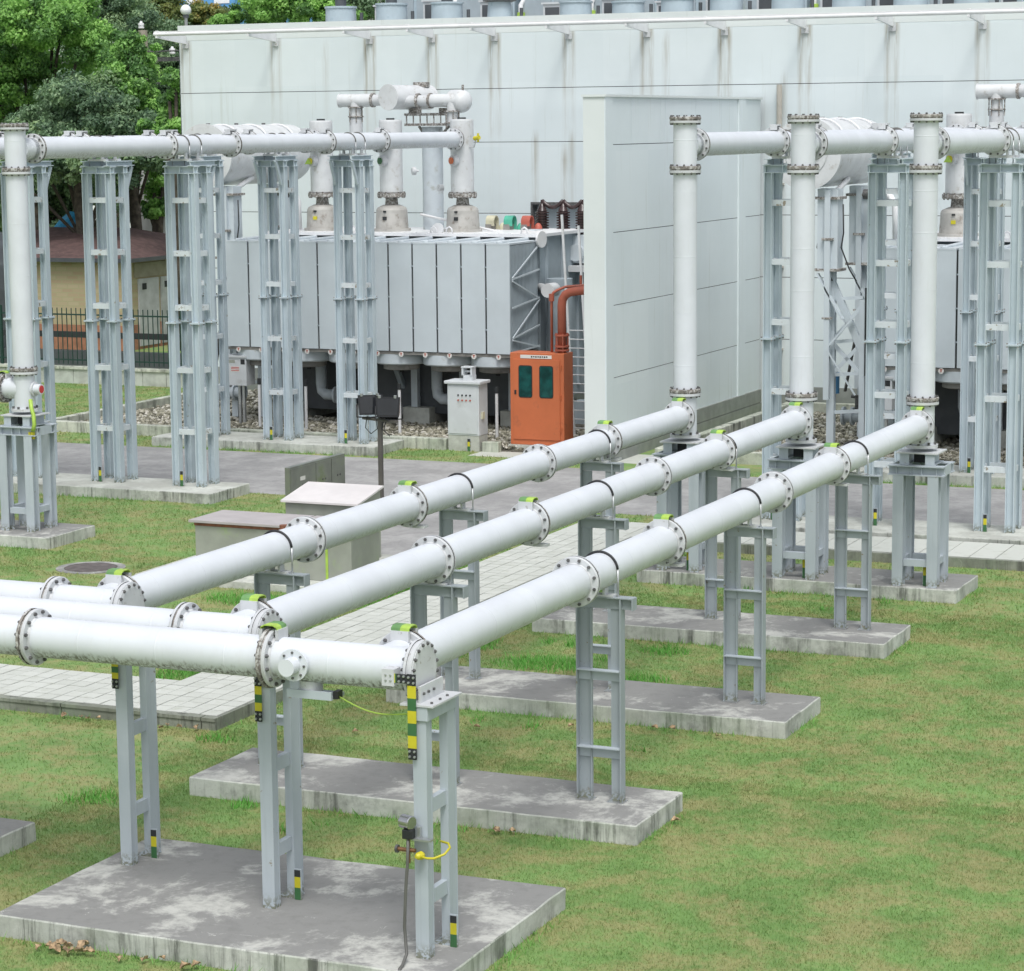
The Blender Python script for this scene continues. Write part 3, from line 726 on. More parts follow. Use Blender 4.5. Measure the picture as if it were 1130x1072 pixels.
# ------------------------------------------------------------------ four-legged towers
def tower(x, y, label, group, bdir):
    t = thing('lattice_tower', label, 'steel tower', (x, y, .2), group)
    zt = 6.09; X = .262; Y = .235; zs = 3.12
    legs = [(sx * X, sy * Y) for sx in (-1, 1) for sy in (-1, 1)]
    for lx, ly in legs:
        mb = MB(); mb.hbeam((lx, ly, 0), (lx, ly, zs), .155, .150, (1, 0, 0), .010, .016); mb.hbeam((lx, ly, zs + .03), (lx, ly, zt - .14), .145, .140, (1, 0, 0), .010, .016); mb.build('column', 'steel_pale', t)
    for lx, ly in legs:
        mb = MB(); mb.box((lx - .11, ly - .11, zs + .0005), (lx + .11, ly + .11, zs + .0295)); 
        for a in (-.09, .09):
            for b in (-.09, .09): mb.cyl((lx + a, ly + b, zs - .025), (lx + a, ly + b, zs + .05), .013, 6, 1)
        mb.build('splice_plate', ['steel_pale', 'rust'], t)
    for z in (1.05, 2.23, 3.42, 4.45, 5.45):
        for sy in (-1, 1):
            mb = MB(); mb.box((-X + .068, sy * Y - .040, z - .05), (X - .068, sy * Y + .040, z + .05)); mb.build('rung', 'rung', t)
        for sx in (-1, 1):
            mb = MB(); mb.box((sx * X - .035, -Y + .076, z - .055), (sx * X + .035, Y - .076, z + .045)); mb.build('rung', 'rung', t)
    for sy in (-1, 1):
        mb = MB(); mb.hbeam((-.36, sy * Y, zt - .07), (.36, sy * Y, zt - .07), .145, .138, (0, 0, 1))
        for a in (-.31, 0, .31): mb.box((a - .006, sy * Y - .070, zt - .125), (a + .006, sy * Y + .070, zt - .018))
        mb.build('head_beam', 'steel_pale', t)
    for sx in (-1, 1):
        mb = MB(); mb.hbeam((sx * .26, -.56 if bdir < 0 else -.34, zt + .052), (sx * .26, .34 if bdir < 0 else .56, zt + .052), .12, .10, (0, 0, 1)); mb.build('bearer', 'steel_pale', t)
        mb = MB(); mb.bar((sx * .26, bdir * (Y + .08), zt - .50), (sx * .26, bdir * .54, zt - .01), .075, .04); mb.build('bracket', 'steel_pale', t)
    for dy in (-.22, .22):
        mb = MB(); mb.box((-.2, dy - .05, zt + .103), (.2, dy + .05, zt + .14)); mb.cbox((-.10, dy, zt + .2), (.03, .09, .12)); mb.cbox((.10, dy, zt + .2), (.03, .09, .12)); mb.build('saddle', 'flange', t)
        zc = 6.48; mb = MB(); rr = R + .012
        mb.tube([(rr * math.cos(a), dy, zc + rr * math.sin(a)) for a in [PI * k / 20 for k in range(21)]], .013, 8, 0)
        for s in (1, -1): mb.tube([(s * rr, dy, zc), (s * rr, dy, zc - .38)], .009, 8, 1)
        mb.build('pipe_strap', ['conduit', 'galv'], t)
    foot_marker(t, -X + .115, -Y - .04, 0, .30)
    return t
ta = tower(LX[0], 40.92, 'near tower of the left bay standing third from the left', 'left bay towers', 1)
dup(ta, (LX[1], 40.92, .2), 'near tower of the left bay, between the riser and the third tower')
dup(ta, (LX[2], 40.92, .2), 'near tower at the left edge, half hidden behind the white riser')
tb = tower(LX[0], 47.75, 'far tower of the left bay beside the black floodlights', 'left bay towers', -1)
dup(tb, (LX[1], 47.75, .2), 'far tower of the left bay in the middle of the transformer front')
dup(tb, (LX[2], 47.75, .2), 'far tower of the left bay mostly hidden behind the third near tower')
dup(ta, (-9.05, 40.92, .2), 'near tower of the right bay at the right edge of the picture', 'right bay towers')
dup(ta, (-10.93, 40.92, .2), 'near tower of the right bay between the middle and right risers', 'right bay towers')
dup(ta, (-12.75, 40.92, .2), 'near tower of the right bay between the left and middle risers', 'right bay towers')
dup(tb, (-10.93, 47.75, .2), 'far tower of the right bay, just left of the near tower by the right edge', 'right bay towers')
dup(tb, (-9.05, 47.75, .2), 'far tower of the right bay beyond the right edge', 'right bay towers')
dup(tb, (-12.75, 47.75, .2), 'far tower of the right bay hidden behind the middle near tower', 'right bay towers')

# ------------------------------------------------------------------ transformers
def transformer():
    t = thing('transformer', 'large grey power transformer of the left bay with three white bushings, behind the floodlights', 'transformer', (-25.8, 50.6, 0), 'power transformers')
    # radiators
    n = 12; W = 7.27 / n; x0 = -3.64
    for i in range(n):
        xc = x0 + W * (i + .5); hw = W / 2 - .022
        mb = MB()
        mb.box((xc - hw, 0, 1.93), (xc + hw, .035, 4.36), 0)
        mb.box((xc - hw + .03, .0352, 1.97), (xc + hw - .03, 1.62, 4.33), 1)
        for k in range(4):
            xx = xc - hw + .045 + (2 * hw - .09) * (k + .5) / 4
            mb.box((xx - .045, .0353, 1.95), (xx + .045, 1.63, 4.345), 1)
        if i == n - 1:
            xs = xc + hw - .03
            for k in range(20):
                yy = .06 + k * .078; mb.box((xs + .0005, yy, 1.96), (xs + .030, yy + .045, 4.35), 1)
        mb.box((xc - hw, -.004, 4.361), (xc + hw, 1.63, 4.40), 2)
        mb.cyl((xc, .2, 4.41), (xc, 1.66, 4.42), .045, 12, 2)
        rad = mb.build('radiator', ['radiator', 'raddark', 'tank'], t)
        mb = MB(); mb.lathe((xc, .10, 4.40), (0, 0, 1), [(-.06, .085), (.03, .08), (.05, .04)], 12, 0); mb.build('vent_plug', 'tank', rad)
        mb = MB(); mb.cyl((xc + .0, -.002, 1.86), (xc, -.02, 1.86), .058, 20, 0); mb.box((xc - .012, -.024, 1.84), (xc + .012, -.0202, 1.895), 1); mb.box((xc - .03, -.024, 1.885), (xc + .03, -.0203, 1.90), 1)
        mb.build('warning_disc', ['sign', 'coral'], rad)
        # dark joint with its small clips
        if i < n - 1:
            mb = MB(); xx = xc + W / 2; mb.box((xx - .020, .03, 1.95), (xx + .020, .06, 4.34), 0)
            for z in (2.45, 3.15, 3.85): mb.box((xx - .021, -.006, z), (xx + .021, .029, z + .03), 1)
            mb.build('joint_strip', ['dark', 'raddark'], rad)
    # zigzag bracing on the right end
    xs = x0 + 7.27 + .005; mb = MB(); zs = [4.28, 3.72, 3.62, 3.16, 3.06, 2.60, 2.50, 2.04, 1.97]
    pts = [(.06, 3.62), (1.60, 4.30), None, (.06, 3.60), (1.60, 3.74), None, (.06, 3.56), (1.60, 3.08), None, (.06, 2.96), (1.60, 3.10), None, (.06, 2.28), (1.60, 3.05), None, (.06, 2.28), (1.60, 2.47), None, (.06, 2.24), (1.60, 1.97), None, (.06, 1.95), (1.60, 2.0), None]
    prev = None
    for p in pts:
        if p is None: prev = None; continue
        if prev: mb.bar((xs + .012, prev[0], prev[1]), (xs + .012, p[0], p[1]), .022, .035)
        prev = p
    mb.build('bracing', 'radiator', t)
    # bottom headers and fans
    for i in range(6):
        xc = x0 + W * (2 * i + 1)
        mb = MB(); mb.lathe((xc, .62, 1.60), (0, 0, 1), [(0, .56), (.03, .60), (.25, .60)], 32, 0)
        mb.lathe((xc, .62, 1.46), (0, 0, 1), [(0, .36), (.02, .42), (.139, .42)], 28, 1); mb.cyl((xc, .62, 1.38), (xc, .62, 1.459), .05, 10, 2)
        mb.build('cooling_fan', ['tank', 'fan', 'dark'], t)
    mb = MB(); mb.box((x0, .03, 1.852), (x0 + 7.25, 1.6, 1.915)); mb.build('fan_frame', 'fan', t)
    for xx in (-3.2, 0, 3.3):
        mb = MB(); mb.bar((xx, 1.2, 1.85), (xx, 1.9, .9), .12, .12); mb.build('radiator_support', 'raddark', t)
    # tank and deck
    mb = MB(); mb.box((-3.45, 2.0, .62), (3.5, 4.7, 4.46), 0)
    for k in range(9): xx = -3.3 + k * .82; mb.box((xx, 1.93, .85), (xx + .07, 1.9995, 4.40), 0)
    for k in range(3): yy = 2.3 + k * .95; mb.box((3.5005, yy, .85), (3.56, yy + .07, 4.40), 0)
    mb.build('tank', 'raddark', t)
    mb = MB(); mb.box((-3.6, 1.66, 4.461), (3.62, 4.85, 4.53), 0)
    for k in range(24): mb.cyl((-3.4 + k * .3, 1.70, 4.53), (-3.4 + k * .3, 1.70, 4.55), .03, 8, 0)
    for xx in (-1.2, .9, 1.3, 3.2): mb.tube([(xx - .08, 1.8, 4.53), (xx - .06, 1.8, 4.64), (xx, 1.8, 4.68), (xx + .06, 1.8, 4.64), (xx + .08, 1.8, 4.53)], .02, 8, 0)
    mb.build('deck', 'white', t)
    mb = MB(); mb.cyl((.95, 1.9, 4.62), (.95, 1.96, 4.62), .14, 18); mb.build('blank_flange', 'white', t)
    mb = MB(); mb.lathe((3.68, 1.60, 4.42), (1, -.22, 0), [(0, .16), (.0, .19), (.05, .19), (.05, .0)], 22); mb.build('blank_flange', 'white', t)
    mb = MB(); mb.box((-3.5, 1.88, .30), (3.5, 1.925, 1.75)); mb.build('tank_shade_panel', 'darkgrey', t)  # dark panel added to paint the shade below the tank
    # skid and footings
    mb = MB(); mb.box((-3.5, 2.25, .46), (3.5, 2.45, .60)); mb.build('skid_rail', 'skidred', t)
    for xx in (-3.0, -1.2, .5, 1.75, 3.0):
        mb = MB(); mb.box((xx - .34, 1.55, -.02), (xx + .34, 4.6, .458)); mb.build('footing', 'cpale', t)
        mb = MB(); mb.cbox((xx - .1, 1.75, 1.17), (.16, .16, 1.42)); mb.build('leg', 'tank', t)
    for xx in (-2.0, 1.05):
        mb = MB(); mb.tube([(xx, 1.55, 1.7), (xx, 1.55, .95), (xx + .05, 1.5, .78), (xx + .18, 1.45, .70), (xx + .42, 1.45, .70)], .13, 14); mb.cyl((xx + .42, 1.45, .70), (xx + .47, 1.45, .70), .2, 16); mb.build('oil_pipe', 'tank', t)
    for xx in (-2.58, -1.36, 1.04, 3.45):
        mb = MB(); mb.cyl((xx, -.42, 0), (xx, -.42, 1.1), .035, 10, 0); mb.cyl((xx, -.42, 1.1), (xx, -.42, 1.24), .045, 10, 1); mb.build('drain_pole', ['white', 'dark'], t)
    # bushings
    caps = ['yellow', 'green', 'orange']
    for i, xx in enumerate((2 - 4.48, 0 - .62, 1.24)):
        y = 2.7
        mb = MB(); mb.lathe((xx, y, 4.53), (0, 0, 1), [(0, .45), (.06, .45), (.061, .395), (.50, .37), (.56, .34), (.62, .20)], 32, 0, cap0=False)
        mb.box((xx - .05, y - .402, 4.80), (xx + .05, y - .376, 4.88), 1); mb.box((xx - .035, y - .402, 4.98), (xx + .035, y - .370, 5.02), 2)
        b = mb.build('bushing_turret', ['bushdirt', 'yellow' if i == 0 else 'dark', 'dark'], t)
        mb = MB(); mb.lathe((xx, y, 5.14), (0, 0, 1), [(0, .16), (.18, .14), (.20, .34), (.29, .34)], 28, 0)
        for k in range(12): a = 2 * PI * k / 12; mb.cyl((xx + .305 * math.cos(a), y + .305 * math.sin(a), 5.31), (xx + .305 * math.cos(a), y + .305 * math.sin(a), 5.46), .02, 6, 0)
        mb.build('neck', 'rust', b)
        mb = MB(); mb.lathe((xx, y, 5.43), (0, 0, 1), [(0, .25), (.02, .275), (1.68, .275), (1.72, .265)], 36, 0); mb.cyl((xx, y, 7.15), (xx, y, 7.19), .10, 16, 1)
        mb.box((xx - .01, y - .277, 5.46), (xx + .01, y - .27, 7.1), 0)
        c = mb.build('bushing_housing', ['bush', 'dark'], t)
        mb = MB(); mb.cyl((xx - .04, y - .25, 6.19), (xx - .10, y - .36, 6.19), .125, 24, 0); mb.cyl((xx - .10, y - .361, 6.19), (xx - .125, y - .40, 6.19), .075, 20, 1); mb.build('sight_port', ['flange', caps[i]], c)
        if i == 0:
            mb = MB(); mb.face([(xx - .22, y - .45, 6.12), (xx - .03, y - .45, 6.12), (xx - .125, y - .452, 6.27)], 0); mb.build('warning_sign', 'lime', c)
    mb = MB(); mb.cyl((.15, 2.6, 5.95), (.02, 2.5, 5.95), .03, 10); mb.lathe((.02, 2.5, 5.95), (-.8, -.6, 0), [(-.1, .09), (-.02, .10), (0, .08)], 18); mb.build('sight_glass', 'flange', t)
    mb = MB(); mb.cyl((.72, 2.7, 5.55), (.66, 2.6, 5.55), .08, 16); mb.build('sight_glass', 'flange', t)
    mb = MB(); mb.tube([(1.45, 2.6, 6.5), (1.62, 2.55, 6.5), (1.67, 2.55, 6.68)], .016, 6, 1); mb.cyl((1.65, 2.5, 6.70), (1.80, 2.45, 6.72), .05, 12, 0); mb.cyl((1.76, 2.47, 6.62), (1.76, 2.47, 6.82), .026, 10, 0); mb.build('tap', ['yellow', 'flange'], t)
    # manifold above the bushings
    ym = 3.2; zm = 7.62
    mb = MB(); mb.cyl((-2.20, ym, zm), (-1.30, ym, zm), .155, 28, 0); mb.cyl((-2.22, ym, zm), (-2.20, ym, zm), .17, 28, 0); mb.cyl((-1.3, ym, zm), (-.95, ym, zm), .135, 24, 1)
    for xx in (-1.32, -1.0): mb.cyl((xx - .03, ym, zm), (xx + .03, ym, zm), .17, 24, 2)
    mb.cyl((-1.78, ym - .02, zm), (-1.78, ym - .02, 7.15), .13, 24, 0)
    for zz in (7.22, 7.44): mb.lathe((-1.78, ym - .02, zz), (0, 0, 1), [(0, .14), (0, .19), (.03, .19), (.03, .14)], 24, 2)
    for k in range(6): a = 2 * PI * k / 6; mb.cyl((-1.78 + .17 * math.cos(a), ym - .02 + .17 * math.sin(a), 7.1), (-1.78 + .17 * math.cos(a), ym - .02 + .17 * math.sin(a), 7.46), .014, 6, 2)
    mb.cyl((-1.78, ym - .02, 6.7), (-1.78, ym - .02, 7.2), .16, 24, 1); mb.build('manifold_branch', ['bush', 'flange', 'rust'], t)
    mb = MB(); mb.cyl((-.74, 2.85, zm + .06), (-.35, 4.3, zm + .06), .29, 36, 0); mb.lathe((-.74, 2.85, zm + .06), (-.26, -.965, 0), [(-.03, .31), (.01, .31), (.012, .29)], 36, 0); mb.cyl((-.42, 4.0, zm + .3), (-.42, 4.0, zm + .42), .2, 20, 1)
    mb.build('manifold_drum', ['bush', 'rust'], t)
    mb = MB(); mb.cyl((-.45, ym, zm - .03), (.22, ym, zm - .03), .135, 24, 1); mb.cyl((.2, ym, zm - .03), (.98, ym, zm - .03), .155, 28, 0); mb.dome((.98, ym + .1, zm - .05), (.75, -.2, 0), .27, .22, 28, 0); mb.cyl((.70, ym + .2, zm - .05), (.99, ym + .1, zm - .05), .27, 28, 0)
    for xx in (-.12, .2): mb.cyl((xx - .03, ym, zm - .03), (xx + .03, ym, zm - .03), .18, 24, 2)
    mb.cyl((.78, ym - .02, zm), (.78, ym - .02, 7.0), .13, 24, 0)
    for zz in (7.05, 7.32): mb.lathe((.78, ym - .02, zz), (0, 0, 1), [(0, .14), (0, .19), (.03, .19), (.03, .14)], 24, 2)
    for k in range(6): a = 2 * PI * k / 6; mb.cyl((.78 + .17 * math.cos(a), ym - .02 + .17 * math.sin(a), 6.95), (.78 + .17 * math.cos(a), ym - .02 + .17 * math.sin(a), 7.36), .014, 6, 2)
    mb.cyl((1.02, ym + .06, zm + .2), (1.02, ym + .06, zm + .33), .03, 8, 2)
    mb.build('manifold_branch', ['bush', 'flange', 'rust'], t)
    mb = MB(); mb.cyl((.0, 3.7, 4.53), (.0, 3.7, 6.98), .25, 32); mb.build('manifold_post', 'tank', t)
    mb = MB(); mb.box((-.55, 3.3, 7.0), (.85, 4.1, 7.06))
    mb.box((-.55, 3.3, 7.24), (.85, 3.36, 7.30))
    for k in range(8): mb.cbox((-.5 + k * .18, 3.33, 7.15), (.025, .025, .18))
    mb.cbox((-.4, 3.6, 7.36), (.2, .3, .12)); mb.cbox((.4, 3.6, 7.36), (.2, .3, .12)); mb.bar((-.3, 3.6, 6.99), (-.02, 3.6, 6.6), .05, .05); mb.bar((.5, 3.6, 6.99), (.1, 3.6, 6.6), .05, .05)
    mb.build('manifold_platform', 'rust', t)
    # conservator drum, its legs and hoops
    cx = -4.95; cz = 6.35; cr = .72
    mb = MB(); mb.cyl((cx, -.35, cz), (cx, 3.7, cz), cr, 48, 0); mb.lathe((cx, -.35, cz), (0, -1, 0), [(0, cr + .03), (.05, cr + .03), (.055, cr - .05)], 48, 0); mb.dome((cx, 3.7, cz), (0, 1, 0), cr, .25, 48, 0)
    mb.lathe((cx, -.41, cz), (0, -1, 0), [(0, .46), (.02, .44)], 40, 0)
    con = mb.build('conservator', 'bush', t)
    mb = MB(); mb.tube([(cx - .25, -.46, cz - .12), (cx + .05, -.46, cz - .2), (cx + .30, -.46, cz - .05)], .02, 8, 0); mb.build('drum_handle', 'flange', con)
    for k in range(3):
        yy = .25 + k * 1.35; pts = [(cx - .25, yy, cz + .66)] + [(cx - .25 + .95 * math.sin(a * PI / 2), yy, cz + .66 + .16 * math.sin(a * PI) - .62 * (1 - math.cos(a * PI / 2))) for a in [q / 10 for q in range(1, 11)]]
        mb = MB(); mb.tube(pts, .022, 8, 0); mb.cyl((cx - .25, yy, cz + .6), (cx - .25, yy, cz + .76), .05, 10, 1); mb.build('hoop', ['white', 'bolt'], con)
    for yy in (.05, 2.45):
        mb = MB(); mb.box((cx + .18, yy - .2, 3.95), (cx + .62, yy + .2, 5.62), 0)
        for zz in (3.90, 5.40): mb.box((cx + .12, yy - .27, zz), (cx + .68, yy + .27, zz + .055), 1)
        mb.bar((cx + .35, yy, 3.9), (cx + 1.1, yy + .1, 2.2), .12, .14, 0); mb.bar((cx + .45, yy, 3.9), (cx + .45, yy, .1), .16, .16, 0)
        for (za, zb) in ((3.2, 2.4), (2.4, 1.7)): mb.bar((cx + .45, yy, za), (cx + 1.1, yy + .1, zb), .06, .08, 0); mb.bar((cx + 1.1, yy + .1, za), (cx + .45, yy, zb), .06, .08, 0)
        mb.bar((cx + 1.1, yy + .1, 3.3), (cx + 1.1, yy + .1, .1), .12, .12, 0)
        for zz in (.9, 1.7, 2.4, 3.3): mb.bar((cx + .45, yy, zz), (cx + 1.1, yy + .1, zz + .05), .05, .07, 0)
        mb.box((cx + .36, yy - .30, 1.2), (cx + .48, yy - .18, 5.6), 0)
        mb.bar((cx + .20, yy - .22, 3.85), (cx + .75, yy - .22, 2.9), .16, .03, 0); mb.bar((cx + .42, yy - .25, 2.3), (cx + 1.0, yy - .1, 3.0), .10, .03, 0); mb.bar((cx + .42, yy - .25, 2.25), (cx + 1.0, yy - .1, 1.3), .12, .03, 0)
        mb.box((cx + .30, yy - .31, 4.55), (cx + .54, yy - .17, 4.60), 1); mb.box((cx + .32, yy - .31, 2.90), (cx + .52, yy - .17, 2.94), 1)
        mb.build('conservator_leg', ['radiator', 'rust'], t)
    mb = MB(); mb.tube([(cx + .5, 1.0, 5.8), (cx + .5, .4, 5.62), (cx + .42, .2, 5.5), (cx + .40, .15, 5.2), (cx + .40, .15, 1.3)], .06, 10, 0); mb.cyl((cx + .4, .15, 4.75), (cx + .4, .15, 4.79), .1, 12, 1)
    mb.tube([(cx + .8, 1.9, 5.6), (cx + 1.0, 1.9, 5.45), (cx + 1.22, 1.8, 5.4), (cx + 1.36, 1.7, 5.2), (cx + 1.38, 1.7, 4.5)], .075, 12, 0); mb.cyl((cx + .6, 1.9, 5.45), (cx + 1.05, 1.9, 5.45), .11, 14, 2); mb.cyl((cx + .95, 1.9, 5.3), (cx + .95, 1.9, 5.72), .06, 10, 2)
    mb.build('oil_line', ['white', 'rust', 'bolt'], t)
    mb = MB()
    for dx in (.72, .20): mb.tube([(cx + dx, -.1, 5.3), (cx + dx + .02, -.12, 4.7), (cx + dx - .03, -.12, 4.4), (cx + dx + .15, -.12, 3.95), (cx + dx + .3, -.1, 3.7)], .016, 6)
    mb.build('cable', 'black', t)
    mb = MB(); mb.cyl((cx + 1.22, .1, 1.7), (cx + 1.22, .1, 3.55), .07, 12); mb.build('cable_riser', 'black', t)
    # marshalling box and valve
    mb = MB(); mb.box((-3.72, .05, 1.0), (-3.18, .45, 1.66), 0); mb.box((-3.75, .02, 1.661), (-3.15, .48, 1.71), 0); mb.box((-3.60, .046, 1.32), (-3.36, .0495, 1.45), 1)
    for zz in (1.345, 1.385, 1.42): mb.box((-3.585, .042, zz), (-3.375, .0455, zz + .014), 2)
    mb.box((-3.33, .046, 1.50), (-3.22, .0495, 1.62), 3); mb.box((-3.68, .046, 1.53), (-3.48, .0495, 1.60), 4)
    mx = mb.build('marshalling_box', ['cabgrey', 'sign', 'red', 'dark', 'boxgrey'], t)
    mb = MB(); mb.cbox((-3.45, .2, .5), (.06, .06, .998)); mb.cbox((-3.34, .2, .5), (.06, .06, .998)); mb.build('box_stand', 'galv', mx)
    mb = MB(); mb.cyl((-4.55, 1.2, .70), (-3.95, 1.2, .70), .13, 18, 0)
    for xx in (-4.55, -4.35, -4.15, -3.95): mb.cyl((xx - .025, 1.2, .70), (xx + .025, 1.2, .70), .2, 18, 0)
    mb.cyl((-4.25, 1.2, .7), (-4.25, 1.2, 1.15), .05, 10, 1); mb.cyl((-4.38, 1.2, 1.13), (-4.12, 1.2, 1.13), .04, 10, 1); mb.build('oil_valve', ['tank', 'bolt'], t)
    mb = MB(); mb.cyl((-4.6, .6, 1.25), (-4.6, .6, 1.7), .12, 16, 0); mb.cyl((-4.6, .6, 1.08), (-4.6, .6, 1.25), .05, 10, 1); mb.cyl((-4.6, .6, 1.7), (-4.6, .6, 1.78), .08, 12, 2); mb.build('breather', ['bluewall', 'brass', 'flange'], t)
    mb = MB(); mb.bar((-4.35, .6, 1.3), (-4.15, .62, 2.4), .14, .03); mb.build('leaning_board', 'polebrown', t)
    # low voltage end: covers, chamber, bushings, ladder
    for xx, mname in ((1.46, 'cream'), (1.93, 'mint'), (2.38, 'coral')):
        mb = MB(); y = 3.9; z0 = 4.72
        prof = [(math.cos(a), math.sin(a)) for a in [PI * k / 14 for k in range(15)]]
        for k in range(14):
            a, b = prof[k], prof[k + 1]; ro, ri = .146, .122
            mb.face([(xx - .11, y + a[0]*ro, z0 + a[1]*ro), (xx + .11, y + a[0]*ro, z0 + a[1]*ro), (xx + .11, y + b[0]*ro, z0 + b[1]*ro), (xx - .11, y + b[0]*ro, z0 + b[1]*ro)], 0, True)
            mb.face([(xx - .11, y + b[0]*ri, z0 + b[1]*ri), (xx + .11, y + b[0]*ri, z0 + b[1]*ri), (xx + .11, y + a[0]*ri, z0 + a[1]*ri), (xx - .11, y + a[0]*ri, z0 + a[1]*ri)], 0, True)
            mb.face([(xx + .11, y + a[0]*ro, z0 + a[1]*ro), (xx + .11, y + a[0]*ri, z0 + a[1]*ri), (xx + .11, y + b[0]*ri, z0 + b[1]*ri), (xx + .11, y + b[0]*ro, z0 + b[1]*ro)], 0)
            mb.face([(xx - .109, y + a[0]*ri, z0 + a[1]*ri), (xx - .109, y, z0), (xx - .109, y + b[0]*ri, z0 + b[1]*ri)], 0)
        mb.box((xx - .11, y - .146, 4.62), (xx + .11, y - .122, z0 - .001), 0); mb.box((xx - .11, y + .122, 4.532), (xx + .11, y + .146, z0 - .001), 0)
        mb.box((xx - .12, y - .15, 4.532), (xx + .04, y + .12, 4.66), 1); mb.dome((xx + .23, y + .1, 4.53), (0, 0, 1), .10, .16, 16, 0)
        mb.build('terminal_cover', [mname, 'fan'], t)
    mb = MB(); mb.box((2.6, 4.0, 3.75), (4.6, 5.4, 4.40), 0); mb.box((2.5, 3.7, 3.56), (4.6, 5.2, 3.70), 1)
    mb.dome((3.5, 4.0, 3.66), (0, -1, 0), .0, .0) if False else None
    mb.cyl((3.62, 3.98, 4.0), (3.62, 3.85, 4.0), .2, 22, 0); mb.cyl((2.95, 3.98, 4.05), (2.95, 3.88, 4.05), .12, 18, 2); mb.cyl((3.3, 3.95, 3.95), (3.3, 3.9, 3.95), .05, 12, 3); mb.cyl((3.3, 3.93, 3.7), (3.3, 3.93, 3.95), .015, 8, 3)
    mb.box((2.45, 3.55, 3.75), (2.75, 3.95, 4.55), 0)
    mb.build('cable_chamber', ['tank', 'bush', 'fan', 'bluewall'], t)
    for xx in (2.46, 3.01, 3.50):
        y = 4.6; prof = [(0, .15)]; z = 0
        for k in range(9): prof += [(z + .005, .165), (z + .035, .165), (z + .045, .115), (z + .058, .115)]; z += .062
        prof += [(z, .13), (z + .12, .07), (z + .17, .04), (z + .26, .035)]
        mb = MB(); mb.lathe((xx, y, 4.40), (0, 0, 1), prof, 20, 0); mb.build('low_voltage_bushing', 'porcelain', t)
    mb = MB()
    for a, b in ((2.46, 3.01), (3.01, 3.5)):
        mb.tube([(a + (b - a) * q, 4.6, 5.20 - .16 * math.sin(q * PI)) for q in [k / 8 for k in range(9)]], .05, 8, 0)
    mb.tube([(3.5, 4.6, 5.2), (3.75, 4.6, 4.9), (3.95, 4.6, 4.55)], .06, 8, 0); mb.build('busbar_link', 'porcelain', t)
    mb = MB()
    for dx in (0, .40): mb.bar((4.42 + dx, 1.1, 5.0 - dx * .6), (4.86 + dx, .7, .05), .04, .05)
    for k in range(12):
        q = .52 + k * .04; mb.cyl((4.42 + .44 * q, 1.1 - .4 * q, 5 - 4.95 * q), (4.82 + .44 * q, 1.1 - .4 * q, 5 - 4.95 * q), .015, 6)
    mb.build('ladder', 'bush', t)
    mb = MB(); mb.cyl((-.2, 3.4, 4.9), (2.9, 2.6, 4.40), .03, 8); mb.build('bracing_tube', 'white', t)
    mb = MB(); mb.cyl((4.1, 1.4, 3.3), (4.1, 1.0, 3.3), .16, 18); mb.cyl((3.95, 1.4, 3.3), (3.5, 2.0, 3.3), .1, 14); mb.build('oil_pump', 'bush', t)
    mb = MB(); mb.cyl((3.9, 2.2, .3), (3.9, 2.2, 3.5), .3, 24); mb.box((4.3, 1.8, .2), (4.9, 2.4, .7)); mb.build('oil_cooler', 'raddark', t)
    return t
tr = transformer()
dup(tr, (-10.3, 50.6, 0), 'large grey power transformer of the right bay, mostly hidden behind the tall risers and towers')
for ch in tr.children:                                   # the left drum stands a little further in than the right one
    if ch.name.split('.')[0] in ('conservator', 'conservator_leg', 'oil_line', 'cable', 'cable_riser'): ch.location = (.28, 1.3, 0)

# ------------------------------------------------------------------ gravel beds
def gravel(x0, y0, x1, y1, n, skip=()):
    ico_v = np.array([(0,0,1),(.894,0,.447),(.276,.851,.447),(-.724,.526,.447),(-.724,-.526,.447),(.276,-.851,.447),(.724,.526,-.447),(-.276,.851,-.447),(-.894,0,-.447),(-.276,-.851,-.447),(.724,-.526,-.447),(0,0,-1)])
    ico_f = np.array([(0,1,2),(0,2,3),(0,3,4),(0,4,5),(0,5,1),(1,6,2),(2,7,3),(3,8,4),(4,9,5),(5,10,1),(2,6,7),(3,7,8),(4,8,9),(5,9,10),(1,10,6),(6,11,7),(7,11,8),(8,11,9),(9,11,10),(10,11,6)])
    px = rng.uniform(x0, x1, n); py = rng.uniform(y0, y1, n); pz = rng.uniform(.0, .10, n)
    s = rng.uniform(.030, .072, n)[:, None] * rng.uniform(.6, 1.2, (n, 3)); s[:, 2] *= .75
    an = rng.uniform(0, 2 * PI, n); ca, sa = np.cos(an), np.sin(an)
    V = ico_v[None] * s[:, None, :] * rng.uniform(.8, 1.2, (n, 12, 1))
    X = V[..., 0] * ca[:, None] - V[..., 1] * sa[:, None] + px[:, None]; Y = V[..., 0] * sa[:, None] + V[..., 1] * ca[:, None] + py[:, None]; Z = V[..., 2] + pz[:, None]
    P = np.stack([X, Y, Z], -1).reshape(-1, 3); F = (ico_f[None] + (np.arange(n) * 12)[:, None, None]).reshape(-1, 3)
    return P, F, np.repeat(rng.uniform(0, 1, n), 12)
parts = [gravel(-33.0, 48.85, -19.7, 52.6, 13000), gravel(-33.0, 52.6, -29.0, 57.5, 3500), gravel(-17.6, 48.85, -8.2, 57.3, 13000)]
off = 0; PV = []; PF = []; PT = []
for P, F, T in parts: PV.append(P); PF.append(F + off); PT.append(T); off += len(P)
struct(np_mesh('gravel', np.concatenate(PV), np.concatenate(PF), ['gravel'], np.concatenate(PT)), 'stuff')
mb = MB(); mb.box((-33.1, 48.75, -.1), (-19.6, 57.6, .02)); mb.box((-17.8, 48.75, -.1), (-5, 57.4, .02)); struct(mb.build('gravel_bed', 'gravelbase'))
